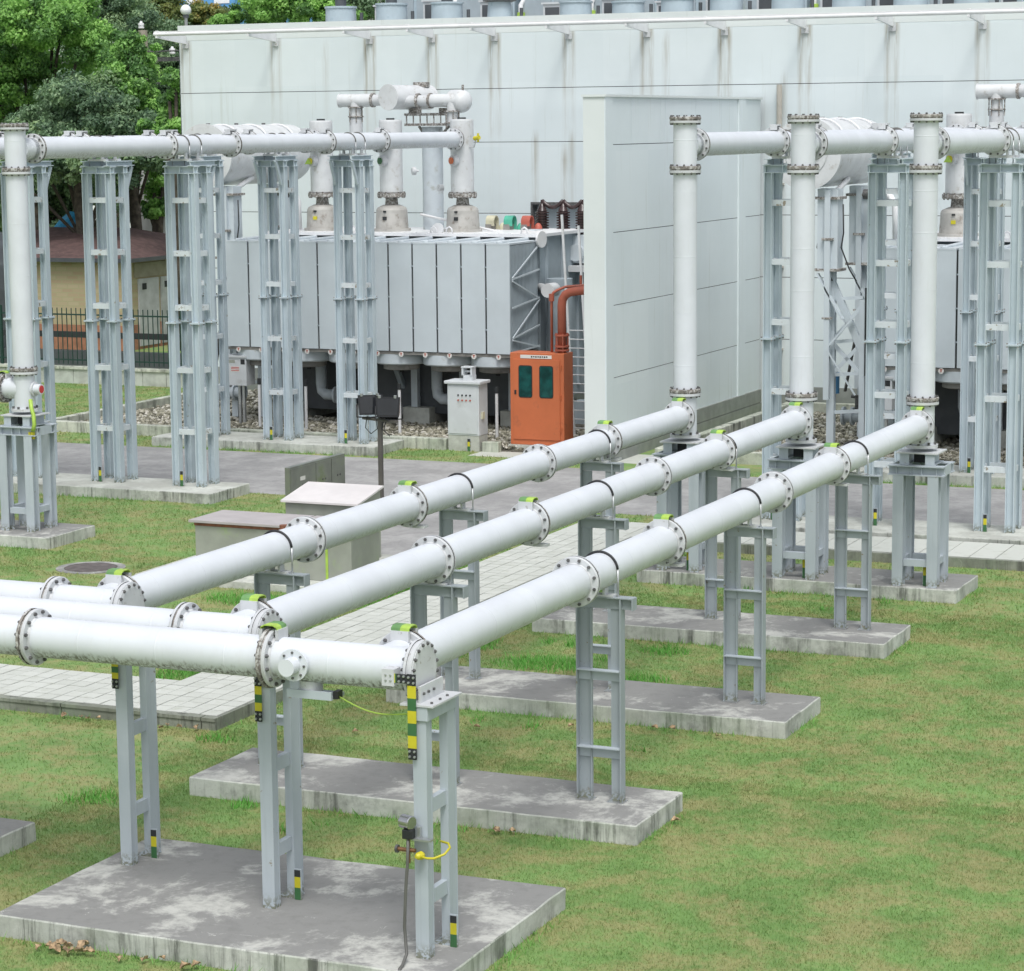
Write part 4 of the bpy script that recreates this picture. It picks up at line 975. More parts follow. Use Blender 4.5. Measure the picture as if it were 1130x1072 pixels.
def kerb(x0, y0, x1, y1, z, label):
    mb = MB(); mb.box((x0, y0, -.05), (x1, y1, z), 0); o = mb.build('kerb', 'kerb', bevel=.015); tag(o, label, 'kerb', 'kerbs round the gravel beds'); return o
kerb(-33.3, 48.55, -22.85, 48.75, .25, 'low concrete kerb along the front of the left gravel bed')
kerb(-33.3, 48.752, -33.1, 57.6, .26, 'low concrete kerb on the left side of the left gravel bed, beside the lawn')
kerb(-22.0, 48.56, -21.6, 48.76, .22, 'short kerb piece between the grey and orange cabinets')
kerb(-17.95, 48.4, -17.75, 57.6, .28, 'concrete kerb of the right gravel bed running along the partition wall')
kerb(-17.748, 57.40, -5, 57.6, .30, 'concrete kerb of the right gravel bed at the foot of the building')
kerb(-17.748, 48.56, -14.2, 48.76, .25, 'concrete kerb along the front of the right gravel bed')
mb = MB(); mb.box((-22.02, 47.9, -.02), (-17.8, 49.3, .0035)); mb.build('apron', 'paver'); struct(bpy.context.scene.objects['apron'])

# ------------------------------------------------------------------ cabinets
t = thing('valve_cabinet', 'orange cabinet with two green glass windows and a red pipe rising from its top', 'cabinet', (-21.1, 49.0, .14))
mb = MB(); mb.box((-.44, -.05, -.14), (.92, .62, .0)); mb.build('base', 'cpale', t)
mb = MB(); mb.box((-.40, 0, .0), (.86, .52, 2.0)); b = mb.build('body', 'orange', t, bevel=.012)
mb = MB(); mb.box((-.32, -.022, .12), (.77, -.002, 1.86), 0)
dr = mb.build('door', 'orange', t, bevel=.005)
def rrect(x0, x1, z0, z1, y, r, mi, mb, n=5):
    P = []
    for cx, cz, a0 in ((x1 - r, z1 - r, 0), (x0 + r, z1 - r, 90), (x0 + r, z0 + r, 180), (x1 - r, z0 + r, 270)):
        for k in range(n + 1): a = math.radians(a0 + 90 * k / n); P.append((cx + r * math.cos(a), y, cz + r * math.sin(a)))
    mb.face(P[::-1], mi)
    for i in range(len(P)):
        a, c = P[i], P[(i + 1) % len(P)]; mb.face([a, c, (c[0], y + .012, c[2]), (a[0], y + .012, a[2])], mi)
for x0, x1 in ((-.19, .13), (.295, .62)):
    mb = MB(); rrect(x0, x1, 1.03, 1.73, -.030, .05, 0, mb); rrect(x0 + .018, x1 - .018, 1.05, 1.71, -.034, .04, 1, mb); mb.build('window', ['black', 'tealglass'], dr)
mb = MB(); mb.box((-.285, -.04, 1.10), (-.245, -.023, 1.19)); mb.build('handle', 'black', dr)
mb = MB(); mb.box((-.15, -.012, 1.88), (.58, -.001, 1.955), 0)
for k in range(8): mb.box((.10 + k * .05, -.014, 1.90 + (k % 2) * .006), (.10 + k * .05 + .034, -.0121, 1.935), 1)
mb.build('nameplate', ['sign', 'dark'], t)
mb = MB()
for z in (.30, 1.0, 1.65): mb.cyl((.795, -.012, z), (.795, -.012, z + .10), .014, 8)
mb.build('hinge', 'orange', dr)
mb = MB(); px = .71; py = .27
mb.tube([(px, py, 2.0), (px, py, 3.02), (px + .02, py, 3.14), (px + .08, py, 3.24), (px + .18, py, 3.30), (px + .35, py, 3.33), (2.2, py, 3.45)], .095, 18, 0)
for z in (2.04, 2.12, 2.36): mb.lathe((px, py, z), (0, 0, 1), [(0, .1), (0, .16), (.035, .16), (.035, .1)], 20, 0)
for k in range(6): a = 2 * PI * k / 6; mb.cyl((px + .14 * math.cos(a), py + .14 * math.sin(a), 2.02), (px + .14 * math.cos(a), py + .14 * math.sin(a), 2.42), .015, 6, 0)
mb.build('riser_pipe', 'redpipe', t)
mb = MB(); mb.tube([(.46, .30, 2.0), (.46, .30, 3.18), (.50, .30, 3.28), (.56, .36, 3.33), (.7, .5, 3.40), (1.9, .5, 3.5)], .03, 10, 0); mb.cyl((.46, .30, 3.1), (.46, .30, 3.26), .06, 12, 0); mb.build('pilot_pipe', 'redpipe', t)
mb = MB(); mb.cyl((1.05, 1.0, 3.66), (2.2, 1.0, 3.72), .09, 16, 0); mb.cyl((1.05, 1.0, 3.66), (1.10, 1.0, 3.66), .15, 16, 0); mb.cyl((1.35, 1.0, 3.68), (1.39, 1.0, 3.68), .14, 16, 0); mb.cyl((.86, 1.0, 3.62), (.86, 1.0, 3.35), .03, 8, 0); mb.build('ring_main', 'redpipe', t)

t = thing('control_cabinet', 'pale grey control cabinet with rows of small lamps left of the orange cabinet', 'cabinet', (-22.42, 48.56, 0))
mb = MB(); mb.box((-.37, .0, .0), (.37, .44, .34)); mb.build('base', 'cpale', t)
mb = MB(); mb.box((-.375, -.01, .342), (.375, .45, 1.46)); mb.build('body', 'cabgrey', t, bevel=.01)
mb = MB(); mb.box((-.335, -.022, .38), (.335, -.0105, 1.42)); d = mb.build('door', 'cabgrey', t, bevel=.004)
mb = MB(); mb.box((-.43, -.07, 1.461), (.43, .50, 1.53)); mb.build('roof', 'cabgrey', t, bevel=.015)
for z, mname in ((1.22, 'mint'), (1.11, 'coral')):
    for k in range(4):
        mb = MB(); mb.cyl((-.11 + k * .095, -.022, z), (-.11 + k * .095, -.035, z), .020, 12, 0); mb.build('lamp', 'dark' if z > 1.2 else mname, d)
mb = MB(); mb.box((.376, .1, .70), (.41, .22, .85)); mb.build('socket', 'cream', t)
mb = MB(); mb.box((-.06, .14, 1.531), (.16, .34, 1.64), 0); mb.box((-.09, .12, 1.641), (-.05, .32, 1.80)); mb.box((.12, .12, 1.641), (.16, .32, 1.80)); mb.box((-.10, .11, 1.801), (.17, .33, 1.83)); mb.box((-.049, .2, 1.70), (.119, .24, 1.74)); mb.build('cable_duct', 'cabgrey', t)
foot_marker(t, .13, -.012, .0, .28)

# low boxes beside the paver path
o = MB().box((-20.75, 32.6, -.05), (-17.0, 35.6, .115)).build('concrete_plinth', 'cpale', bevel=.012); tag(o, 'low wide concrete plinth under the long rusty edged box and the sloped lid cabinet', 'concrete plinth', 'concrete plinths on the lawn')
t = thing('cable_box', 'long low olive grey box with flat lid and rusty rim', 'box', (-18.55, 33.1, .115))
mb = MB(); mb.box((-1.38, 0, 0), (1.36, .95, .74)); mb.build('body', 'boxgrey', t, bevel=.01)
mb = MB(); mb.box((-1.39, -.008, .742), (1.37, .96, .79)); mb.build('rim', 'rustbox', t)
mb = MB(); mb.box((-1.46, -.06, .792), (.20, 1.0, .835)); mb.box((.24, -.06, .792), (1.42, 1.0, .837)); mb.build('lid', plain('box_lid', (.46, .43, .43), .55, var=.06), t, bevel=.006)
mb = MB(); mb.cyl((.22, -.03, .74), (.22, -.03, .84), .07, 10); mb.build('hinge', 'rustbox', t)
mb = MB(); mb.box((.92, -.012, .02), (.96, -.0005, .73)); mb.build('corner_strip', 'lime', t)
t = thing('sloped_cabinet', 'olive grey cabinet with a wide pale sloping lid', 'cabinet', (-18.42, 34.5, .115))
mb = MB(); z0, z1 = .97, 1.12
V = [(-.66, 0), (.62, 0), (.62, .82), (-.66, .82)]
mb.face([(-.66,0,0),(.62,0,0),(.62,0,z0),(-.66,0,z0)]); mb.face([(.62,0,0),(.62,.82,0),(.62,.82,z1),(.62,0,z0)]); mb.face([(.62,.82,0),(-.66,.82,0),(-.66,.82,z1),(.62,.82,z1)]); mb.face([(-.66,.82,0),(-.66,0,0),(-.66,0,z0),(-.66,.82,z1)])
mb.build('body', 'boxgrey', t)
mb = MB()
lo = [(-.72, -.06, z0 - .012), (.66, -.06, z0 - .012), (.66, .88, z1 + .012), (-.72, .88, z1 + .012)]; hi = [(a, b, c + .03) for a, b, c in lo]
mb.face(hi); mb.face(lo[::-1])
for i in range(4): j = (i + 1) % 4; mb.face([lo[i], lo[j], hi[j], hi[i]])
mb.build('lid', 'lidwhite', t)
t = thing('steel_screen', 'thin stainless steel cabinet with three door panels behind the sloped lid', 'cabinet', (-20.48, 37.2, 0))
mb = MB(); mb.box((-.10, 0, 0), (.0, 2.05, 1.20)); mb.build('body', 'stainless', t, bevel=.006)
for a, b in ((.02, .92), (.94, 1.50), (1.53, 2.03)):
    mb = MB(); mb.box((.0005, a, .03), (.012, b, 1.17)); d = mb.build('door', 'stainless', t)
    mb = MB(); mb.cyl((.012, (a + b) / 2 - .04, .85), (.02, (a + b) / 2 - .04, .85), .02, 10); mb.cyl((.012, (a + b) / 2 + .06, .85), (.02, (a + b) / 2 + .06, .85), .02, 10); mb.build('lock', 'bolt', d)
mb = MB(); mb.box((.0125, .35, .93), (.015, .53, 1.0)); mb.build('label', 'sign', t)

# floodlights
t = thing('floodlight_pole', 'two black floodlights on a short brown pole', 'floodlight', (-19.33, 38.4, 0))
mb = MB(); mb.box((-.035, -.035, 0), (.035, .035, 1.92)); mb.build('pole', 'polebrown', t)
mb = MB(); mb.bar((-.42, .18, 1.94), (.42, -.18, 1.94), .05, .045); mb.build('crossbar', 'polebrown', t)
for sx, rz in ((-.24, .25), (.22, -.1)):
    mb = MB(); c = Vector((sx, -sx * .42, 2.20)); rot = Matrix.Rotation(.30 + rz, 4, 'Z') @ Matrix.Rotation(-.12, 4, 'X')
    def L(p): return tuple(c + rot @ Vector(p))
    F0 = [(-.20, -.07, -.19), (.20, -.07, -.19), (.22, -.07, .16), (-.22, -.07, .16)]; B0 = [(-.17, .10, -.15), (.17, .10, -.15), (.18, .10, .12), (-.18, .10, .12)]
    f = [L(p) for p in F0]; b = [L(p) for p in B0]
    mb.face(f, 0); mb.face(b[::-1], 0)
    for i in range(4): j = (i + 1) % 4; mb.face([b[i], b[j], f[j], f[i]], 0)
    mb.face([L((p[0] * .86, -.073, p[2] * .82)) for p in F0], 1)
    for k in range(6): x = -.15 + k * .06; mb.bar(L((x, .10, -.12)), L((x, .10, .10)), .012, .05, 0)
    hd = mb.build('lamp_head', ['lampblack', plain('lamp_glass', (.02, .022, .026), .06)], t)
    mb = MB()
    for x in (-.15, .13): mb.cyl(L((x, -.07, .14)), L((x, -.08, .185)), .028, 8)
    mb.build('clip', 'galv', hd)
    mb = MB(); mb.tube([L((-.235, 0, 0)), L((-.24, 0, -.22)), L((0, 0, -.235)), L((.24, 0, -.22)), L((.235, 0, 0))], .014, 8); mb.cyl(L((0, 0, -.26)), L((0, 0, -.23)), .03, 8); mb.build('yoke', 'black', hd)
    mb = MB(); mb.tube([L((-.05, .05, -.2)), (sx - .10, -sx * .42, 1.78), (sx + .02, -sx * .42 - .02, 1.68), (sx + .18 * (1 if sx < 0 else -1), 0, 1.78), (sx * .3, 0, 1.95)], .008, 6); mb.build('cable', 'black', hd)

# manhole cover
mb = MB(); mb.lathe((-22.05, 33.36, -.02), (0, 0, 1), [(0, .42), (.035, .42), (.04, .40)], 40, 0)
mb.lathe((-22.05, 33.36, -.02), (0, 0, 1), [(0, .56), (.03, .56), (.032, .43)], 24, 1, cap1=False)
o = mb.build('manhole_cover', ['iron', 'ctop']); tag(o, 'round brown manhole cover in the grass at left', 'manhole cover')

# ------------------------------------------------------------------ main building
bld = thing('switchgear_building', 'long pale green white panelled building behind the transformers', 'building', (0, 0, 0))
BX0, BX1, BY, ZT = -35.0, 8.0, 58.0, 9.70
foot = [-34.78, -32.06, -29.30, -27.52, -25.78, -23.76, -21.69, -19.68, -17.66, -15.53, -13.38, -11.2, -9.0, -6.8, -4.6]
tipx = [f - .08 for f in foot]
st_amp = [random.uniform(.55, 1) for _ in foot]
def stain_at(x, z):
    s = 0
    for f, a in zip(foot, st_amp):
        for o, k in ((-.12, 1), (.10, .8), (-.01, .35)):
            d = abs(x - f - o)
            if d < .10: s = max(s, a * k * (1 - d / .10) * (.95 if z > 8.9 else .60 if z > 7.9 else .30 if z > 6.6 else .06))
    for f, a, zt in ((-24.7, .7, 6.6), (-23.9, .8, 6.55), (-23.7, .6, 6.6), (-21.2, .5, 9.3), (-18.2, .4, 8), (-30.6, .3, 9)):
        d = abs(x - f)
        if d < .13 and z < zt: s = max(s, a * (1 - d / .13) * (.8 if z > zt - .8 else .4))
    return s
mb = MB(); rowz = [(0, 1.76), (1.775, 3.27), (3.285, 4.775), (4.79, 6.57), (6.585, 7.91), (7.925, 9.30)]
stain_vals = []
xs = sorted(set([BX0, BX1] + [round(BX0 + k * .5, 3) for k in range(86)] + [round(f + o + q, 3) for f in foot for o in (-.12, .10, -.01) for q in (-.1, -.05, 0, .05, .1)] + [round(f + q, 3) for f in (-24.7, -23.9, -23.7, -21.2, -18.2, -30.6) for q in (-.13, -.06, 0, .06, .13)]))
xs = [x for x in xs if BX0 <= x <= BX1]
OPX0, OPX1, OPZ0, OPZ1 = -24.83, -19.7, 0.6, 5.07
for z0, z1 in rowz:
    zz = [z0 + (z1 - z0) * k / 4 for k in range(5)]
    if z0 < OPZ1 < z1: zz = sorted(zz + [OPZ1])
    for a, b in zip(xs[:-1], xs[1:]):
        for c, d in zip(zz[:-1], zz[1:]):
            if OPX0 <= a and b <= OPX1 + .6 and d <= OPZ1 + .001 and c >= OPZ0: continue
            mb.face([(a, BY, c), (b, BY, c), (b, BY, d), (a, BY, d)])
            stain_vals += [stain_at(a, c), stain_at(b, c), stain_at(b, d), stain_at(a, d)]
fw = mb.build('front_wall', 'wall', bld)
at = fw.data.attributes.new('stain', 'FLOAT', 'POINT'); at.data.foreach_set('value', np.array(stain_vals, dtype=np.float32))
mb = MB(); mb.box((BX0 + .02, BY + .03, 0), (OPX0 - .15, BY + .5, 9.28), 0); mb.box((OPX1 + .8, BY + .03, 0), (BX1, BY + .5, 9.28), 0); mb.box((OPX0 - .149, BY + .03, OPZ1 + .12), (OPX1 + .799, BY + .5, 9.28), 0); mb.build('wall_core', 'dark', bld)
mb = MB(); mb.box((OPX0, BY + .35, .6), (OPX1 + .8, BY + .4, OPZ1 + .1)); mb.build('recess_panel', 'tank', bld)
mb = MB(); mb.box((OPX0 - .0, BY - .02, OPZ1 - .06), (OPX1 + .6, BY + .30, OPZ1 - .002)); mb.box((OPX0 - .0, BY - .019, .6), (OPX0 + .05, BY + .3, OPZ1 - .061)); mb.build('opening_frame', 'bolt', bld)
mb = MB(); mb.box((BX0, BY + .505, 0), (BX0 + .3, BY + 14, 9.28)); mb.box((BX1 - .3, BY + .505, 0), (BX1, BY + 14, 9.28)); mb.box((BX0, BY + 14, 0), (BX1, BY + 14.3, 9.28)); mb.box((BX0 - .001, BY, 0), (BX0 + .019, BY + .504, 9.28)); mb.build('side_wall', 'wall', bld)
mb = MB(); mb.box((BX0, BY + .5, 9.281), (BX1, BY + 14.3, 9.40)); mb.build('roof', 'cpale', bld)
mb = MB(); mb.box((BX0 - .02, BY - .004, 9.301), (BX1, BY + .35, ZT)); mb.box((BX0 - .02, BY + .351, 9.41), (BX0 + .3, BY + 14.3, ZT)); mb.build('parapet', 'parapet', bld)
mb = MB(); mb.box((BX0 - .02, BY - .03, -.05), (OPX0 - .1, BY - .002, .62)); mb.box((-18.6, BY - .03, -.05), (BX1, BY - .002, .62)); mb.build('wall_base', 'plinthband', bld)
mb = MB(); yt = 56.55; zr = 9.43
mb.cyl((tipx[0], yt, zr), (tipx[-1] + 1, yt, zr), .05, 12, 0); mb.box((tipx[0], yt - .02, zr + .05), (tipx[-1] + 1, yt + .06, zr + .075), 0); rail = mb.build('gutter_rail', 'white', bld)
for f in foot:
    mb = MB(); x = f
    P = [(yt - .03, zr - .10), (yt - .03, zr + .09), (BY - .022, zr + .0), (BY - .022, zr - .22)]
    for s in (-.03, .03):
        q = [(x + s, a, b) for a, b in P]; mb.face(q if s > 0 else q[::-1])
    for i in range(4): j = (i + 1) % 4; a, b = P[i], P[j]; mb.face([(x - .03, *a), (x - .03, *b), (x + .03, *b), (x + .03, *a)][::-1])
    mb.box((x - .09, BY - .05, zr - .33), (x + .09, BY - .0205, zr - .18), 1); mb.build('rail_bracket', ['white', 'flange'], rail)
mb = MB(); mb.cyl((-18.26, BY - .12, .4), (-18.26, BY - .12, 7.9), .07, 12); 
for z in (1.5, 3.5, 5.5): mb.box((-18.36, BY - .16, z), (-18.16, BY - .001, z + .05))
mb.build('downpipe', 'beigepipe', bld)
# stand-in for nothing: recess floor
mb = MB(); mb.box((OPX0 - .1, BY - .02, -.05), (OPX1 + .8, BY + .34, .6)); mb.build('recess_sill', 'plinthband', bld)

# partition wall
pw = thing('partition_wall', 'tall pale fire wall standing between the two transformers', 'wall', (-18.93, 47.5, 0))
PL = 10.3; hw = .23
mb = MB(); mb.box((-hw + .02, .02, 0), (hw - .02, PL, 7.52)); mb.build('wall_core', 'dark', pw)
mb = MB(); mb.box((-hw, 0, .55), (hw, .0195, 7.55)); mb.box((-hw, .0196, 0), (-hw + .019, PL, 7.55)); mb.build('end_panel', 'parapet', pw)
mb = MB(); ycuts = [.0196, .42, 1.55, 3.3, 3.62, 5.6, 7.4, 8.55, 9.05, PL]
for z0, z1 in ((.55, 1.76), (1.775, 3.27), (3.285, 4.775), (4.79, 6.575), (6.59, 7.55)):
    if z0 > 6:
        for a, b in zip(ycuts[:-1], ycuts[1:]): mb.box((hw - .019, a + .006, z0), (hw, b - .006, z1))
    else: mb.box((hw - .019, .0196, z0), (hw, PL, z1))
mb.build('side_panel', 'wall', pw)
mb = MB(); mb.box((hw + .0005, .0, .55), (hw + .03, .42, 7.55)); mb.box((hw + .0005, 8.55, .55), (hw + .04, 9.05, 7.55)); mb.build('pilaster', 'wall', pw)
mb = MB(); mb.box((-hw - .02, -.04, 0), (hw + .05, PL, .22)); mb.box((-hw - .02, -.035, .235), (hw + .045, PL, .548)); mb.build('wall_base', 'plinthband', pw)
mb = MB(); mb.box((-hw - .03, -.03, 7.551), (hw + .05, PL, 7.60)); mb.build('coping', 'parapet', pw)

# roof units
unit_x = [-31.37, -29.85, -28.22, -26.70, -24.55, -23.1, -21.77, -20.46, -18.84, -17.28, -15.73, -14.23, -12.7, -11.1]
words = ['leftmost pale blue fan casing on the roof edge', 'second pale blue fan casing from the left on the roof edge', 'third pale blue fan casing from the left on the roof edge', 'tapered roof fan casing with a dark rim', 'pale blue fan casing just right of the tapered one with the dark rim', 'sixth pale blue fan casing along the roof edge', 'seventh fan casing along the roof edge above the partition wall', 'fan casing beside the pipe with a red band', 'ninth fan casing along the roof edge', 'tenth fan casing along the roof edge', 'eleventh fan casing along the roof edge', 'twelfth fan casing on the roof edge near the right side', 'rightmost visible fan casing on the roof edge', 'fan casing beyond the right edge of the picture']
for i, x in enumerate(unit_x):
    t = thing('roof_fan', words[i], 'roof fan', (x, 60.4, 9.40), 'roof fans along the edge')
    taper = i == 3; h = .78 if taper else random.uniform(.66, .80)
    mb = MB(); mb.lathe((0, 0, 0), (0, 0, 1), [(0, .36 if taper else .43), (h, .30 if taper else .41)], 32, 0); 
    if taper: mb.lathe((0, 0, h), (0, 0, 1), [(0, .30), (.03, .44), (.06, .44)], 28, 1)
    else: mb.lathe((0, 0, h), (0, 0, 1), [(0, .41), (0, .44), (.05, .44)], 32, 0)
    mb.build('casing', ['unit', 'bolt'], t)
    mb = MB(); mb.cyl((0, 0, h + .05), (0, 0, h + .30), .15, 16, 0); mb.cyl((0, 0, h + .30), (0, 0, h + .34), .19, 16, 1); mb.build('motor', ['darkgrey', 'coral'], t)
    mb = MB(); mb.cyl((.43, -.05, .22), (.95, -.05, .16), .14, 16, 0); mb.dome((.95, -.05, .16), (1, 0, 0), .16, .14, 16, 0); mb.cyl((.50, -.05, .22), (.53, -.05, .22), .17, 16, 1); mb.cyl((.62, .0, .3), (.62, .0, .62), .05, 8, 2); mb.build('outlet', ['white', 'coral' if i in (0, 1, 7) else 'unit', 'darkgrey'], t)
for x in (-30.6, -29.05, -27.45, -25.65, -23.85, -22.45, -21.1, -19.65, -18.05, -16.5, -15.0, -13.45, -11.9):
    t = thing('vent_box', 'small grey vent box with a dark grille standing in a gap between two roof fans', 'vent', (x + random.uniform(-.08, .08), 61.5, 9.40), 'vent boxes between the roof fans')
    h = random.uniform(.62, .95)
    mb = MB(); mb.box((-.26, -.2, 0), (.26, .2, h)); mb.box((-.30, -.24, h + .001), (.30, .24, h + .05)); mb.build('casing', 'cabgrey', t)
    mb = MB(); mb.box((-.20, -.215, .25), (.20, -.2005, h - .08)); mb.build('grille', 'darkgrey', t)
for i in range(10):
    x = -30.2 + i * 2.05
    t = thing('cooling_unit', ['leftmost', 'second', 'third', 'fourth', 'fifth', 'sixth', 'seventh', 'eighth', 'ninth', 'tenth'][i] + ' pale blue cooling unit from the left in the row behind the roof fans', 'cooling unit', (x, 63.2, 9.40), 'cooling units behind the roof fans')
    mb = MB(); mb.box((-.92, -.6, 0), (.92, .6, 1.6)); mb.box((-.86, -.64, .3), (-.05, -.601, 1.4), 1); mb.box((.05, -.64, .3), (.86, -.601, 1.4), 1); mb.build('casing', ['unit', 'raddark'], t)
    mb = MB(); mb.lathe((0, 0, 1.6), (0, 0, 1), [(0, .5), (.3, .46)], 24, 0); mb.build('fan_cowl', 'unit', t)
    mb = MB(); mb.tube([(-.9, -.7, 0), (-.9, -.7, .8), (-.85, -.6, .95), (-.6, -.5, 1.0)], .07, 8, 0); mb.cyl((-.9, -.7, .45), (-.9, -.7, .6), .11, 10, 1); mb.build('pipe', ['white', 'lime'], t)

# ------------------------------------------------------------------ background
t = thing('brick_house', 'small tan brick house with a low brown roof behind the fence', 'house', (-42.75, 67.2, 0))
mb = MB(); mb.box((-7, 0, .8), (0, 7, 2.9)); mb.build('wall', 'brick', t)
mb = MB(); mb.box((-7.02, -.02, 0), (.02, 7, .799)); mb.build('wall_base', 'redbrick', t)
mb = MB(); e = .35; A = [(-7 - e, -e), (e, -e), (e, 7 + e), (-7 - e, 7 + e)]; R1 = [(-5.2, 3.5), (-2.0, 3.5)]; zb = 2.95; zt = 3.75
mb.face([(*A[0], zb), (*A[1], zb), (*R1[1], zt), (*R1[0], zt)]); mb.face([(*A[1], zb), (*A[2], zb), (*R1[1], zt)]); mb.face([(*A[2], zb), (*A[3], zb), (*R1[0], zt), (*R1[1], zt)]); mb.face([(*A[3], zb), (*A[0], zb), (*R1[0], zt)])
mb.box((-7 - e, -e, 2.82), (e, 7 + e, 2.948), 1); mb.build('roof', ['roofbrown', 'darkgrey'], t)
mb = MB(); mb.box((.001, .5, 2.3), (.03, 6.8, 2.75)); mb.build('lintel', 'lintel', t)
for k in range(4):
    y0 = .7 + k * 1.35; mb = MB(); mb.box((.001, y0, .1), (.05, y0 + 1.2, 2.25)); d = mb.build('door', 'door', t)
    mb = MB(); mb.box((.051, y0 + .2, 1.9), (.06, y0 + .45, 2.1)); mb.build('vent', 'dark', d)
# fence on a tiled dwarf wall
t = thing('dwarf_wall', 'low pale tiled wall carrying the dark green fence', 'wall', (-44, 58.1, 0))
mb = MB()
for k in range(28): mb.box((-12 + k * .75, 0, 0), (-12 + k * .75 + .735, .28, .40)); 
mb.box((-12, .02, 0), (9, .26, .39), 1); mb.build('tiles', ['fencewall', 'dark'], t)
mb = MB(); mb.box((-12, -.04, .402), (9, .32, .47)); mb.build('coping', 'kerb', t)
t = thing('fence', 'dark green metal railing with upright bars behind the left lawn', 'fence', (-44, 58.24, .47))
mb = MB()
for k in range(135): x = -11.9 + k * .155; mb.cyl((x, 0, .06), (x, 0, 1.62), .014, 6)
mb.build('bars', 'fence', t)
mb = MB(); mb.box((-12, -.02, 1.42), (9, .02, 1.46)); mb.box((-12, -.02, .16), (9, .02, .20)); mb.build('rail', 'fence', t)
for k in range(8):
    mb = MB(); x = -11.95 + k * 2.95; mb.box((x - .035, -.035, 0), (x + .035, .035, 1.66)); mb.build('post', 'fence', t)
# things behind the fence
o = MB().box((-56, 61.6, 0), (-36, 61.9, .55)).build('low_wall', 'darkgrey'); tag(o, 'low dark retaining wall behind the green fence', 'wall')
mb = MB(); mb.box((-56, 61.5, .95), (-37, 61.6, 1.12)); o = mb.build('guard_rail', 'dark'); tag(o, 'dark horizontal guard rail behind the green fence', 'rail')
mb = MB(); mb.lathe((-44.9, 62.6, 0), (0, 0, 1), [(0, 1.35), (2.3, 1.32), (3.0, 1.22), (3.5, 1.02), (3.9, .7), (4.1, .3), (4.15, .0)], 40, 0)
o = mb.build('storage_tank', 'darkgrey'); tag(o, 'dark grey round tank cut off by the left edge', 'tank')
mb = MB(); mb.box((-48, 76, 0), (-38, 82, 7.15), 0); mb.box((-48.1, 75.9, 7.15), (-37.9, 82.1, 7.22), 1)
for k in range(5): mb.box((-45.0 + k * .8, 75.93, 6.78), (-44.85 + k * .8, 75.99, 6.92), 2)
o = mb.build('white_shed', ['white', 'sign', 'bolt']); tag(o, 'flat topped white shed behind the trees, its top edge showing over the level pipe', 'shed')
t = thing('tarp_shelter', 'bright blue tarpaulin heap under the dark tree behind the house', 'tarpaulin', (-47.6, 71.5, 0))
mb = MB(); nU, nV = 14, 8
def tp(a, b):
    x = -1.3 + 2.6 * a; y = -.8 + 1.6 * b; z = 3.0 + 1.25 * (1 - abs(2 * a - 1) ** 1.3) * (1 - .5 * abs(2 * b - 1)) + .22 * mnoise.noise(Vector((x * 2.2, y * 2.2, 3)))
    return (x, y, z)
for a in range(nU):
    for b in range(nV): mb.face([tp(a/nU, b/nV), tp((a+1)/nU, b/nV), tp((a+1)/nU, (b+1)/nV), tp(a/nU, (b+1)/nV)], 0, True)
mb.build('sheet', 'tarp', t)
mb = MB()
for x in (-1.2, 1.2):
    for y in (-.7, .7): mb.cyl((x, y, 0), (x, y, 3.1), .05, 8)
mb.build('pole', 'bark', t)
t = thing('utility_pole', 'concrete utility pole with white insulators among the trees', 'utility pole', (-49.8, 80, 0))
mb = MB(); mb.cyl((0, 0, 0), (0, 0, 10.6), .24, 16, 0, .17); mb.build('pole', plain('pole_concrete', (.33, .30, .24), .8), t)
mb = MB(); mb.box((-3.4, -.08, 9.45), (1.6, .08, 9.6)); mb.box((-3.6, -.06, 8.85), (.1, .06, 9.0)); mb.build('crossarm', 'bolt', t)
for x, z in ((-3.0, 9.1), (-2.1, 9.68), (-1.7, 9.9), (-1.3, 10.15), (1.3, 9.7), (0, 10.65), (-.9, 9.12), (-1.7, 9.08)):
    mb = MB(); mb.lathe((x, -.1, z), (0, 0, 1), [(0, .05), (.02, .11), (.08, .11), (.09, .07), (.12, .11), (.2, .11), (.21, .06), (.28, .04)], 12, 0); mb.build('insulator', 'white', t)
mb = MB(); mb.cyl((-2.9, -.12, 9.0), (-2.9, -.12, 9.8), .18, 12); mb.build('drum', 'polebrown', t)
mb = MB()
for z, dz, y in ((10.6, 1.6, -6), (9.7, 1.2, -7), (9.65, 2.0, 4)):
    mb.tube([(-14 + 28 * q, 0 + y * (q - .5), z - dz * math.sin(q * PI) * .5) for q in [k / 16 for k in range(17)]], .025, 5)
mb.build('wire', 'bolt', t)
t = thing('globe_lamp', 'milky white globe lamp standing behind the roof corner', 'lamp', (-38.35, 64, 0))
mb = MB(); mb.cyl((0, 0, 0), (0, 0, 10.21), .05, 10); mb.build('pole', 'galv', t)
mb = MB(); mb.dome((0, 0, 10.42), (0, 0, 1), .16, .165, 24); mb.dome((0, 0, 10.42), (0, 0, -1), .16, .15, 24); mb.build('globe', 'globe', t)
mb = MB(); mb.cyl((0, 0, 10.20), (0, 0, 10.30), .09, 14); mb.build('collar', 'darkgrey', t)
mb = MB(); mb.box((-97, 150, 0), (-86, 165, 16.4), 0); mb.box((-97.1, 149.9, 14.6), (-85.9, 149.99, 15.1), 1)
for k in range(3): mb.box((-92 + k * 2.2, 149.93, 15.4), (-90.8 + k * 2.2, 149.98, 15.9), 1)
o = mb.build('blue_building', ['bluewall', 'white']); tag(o, 'distant blue clad building peeking above the trees behind the globe lamp', 'building')
mb = MB(); mb.box((-110, 138, 0), (-84, 148, 13.6)); o = mb.build('white_building', 'white'); tag(o, 'distant white building glimpsed through the tree tops at upper left', 'building')

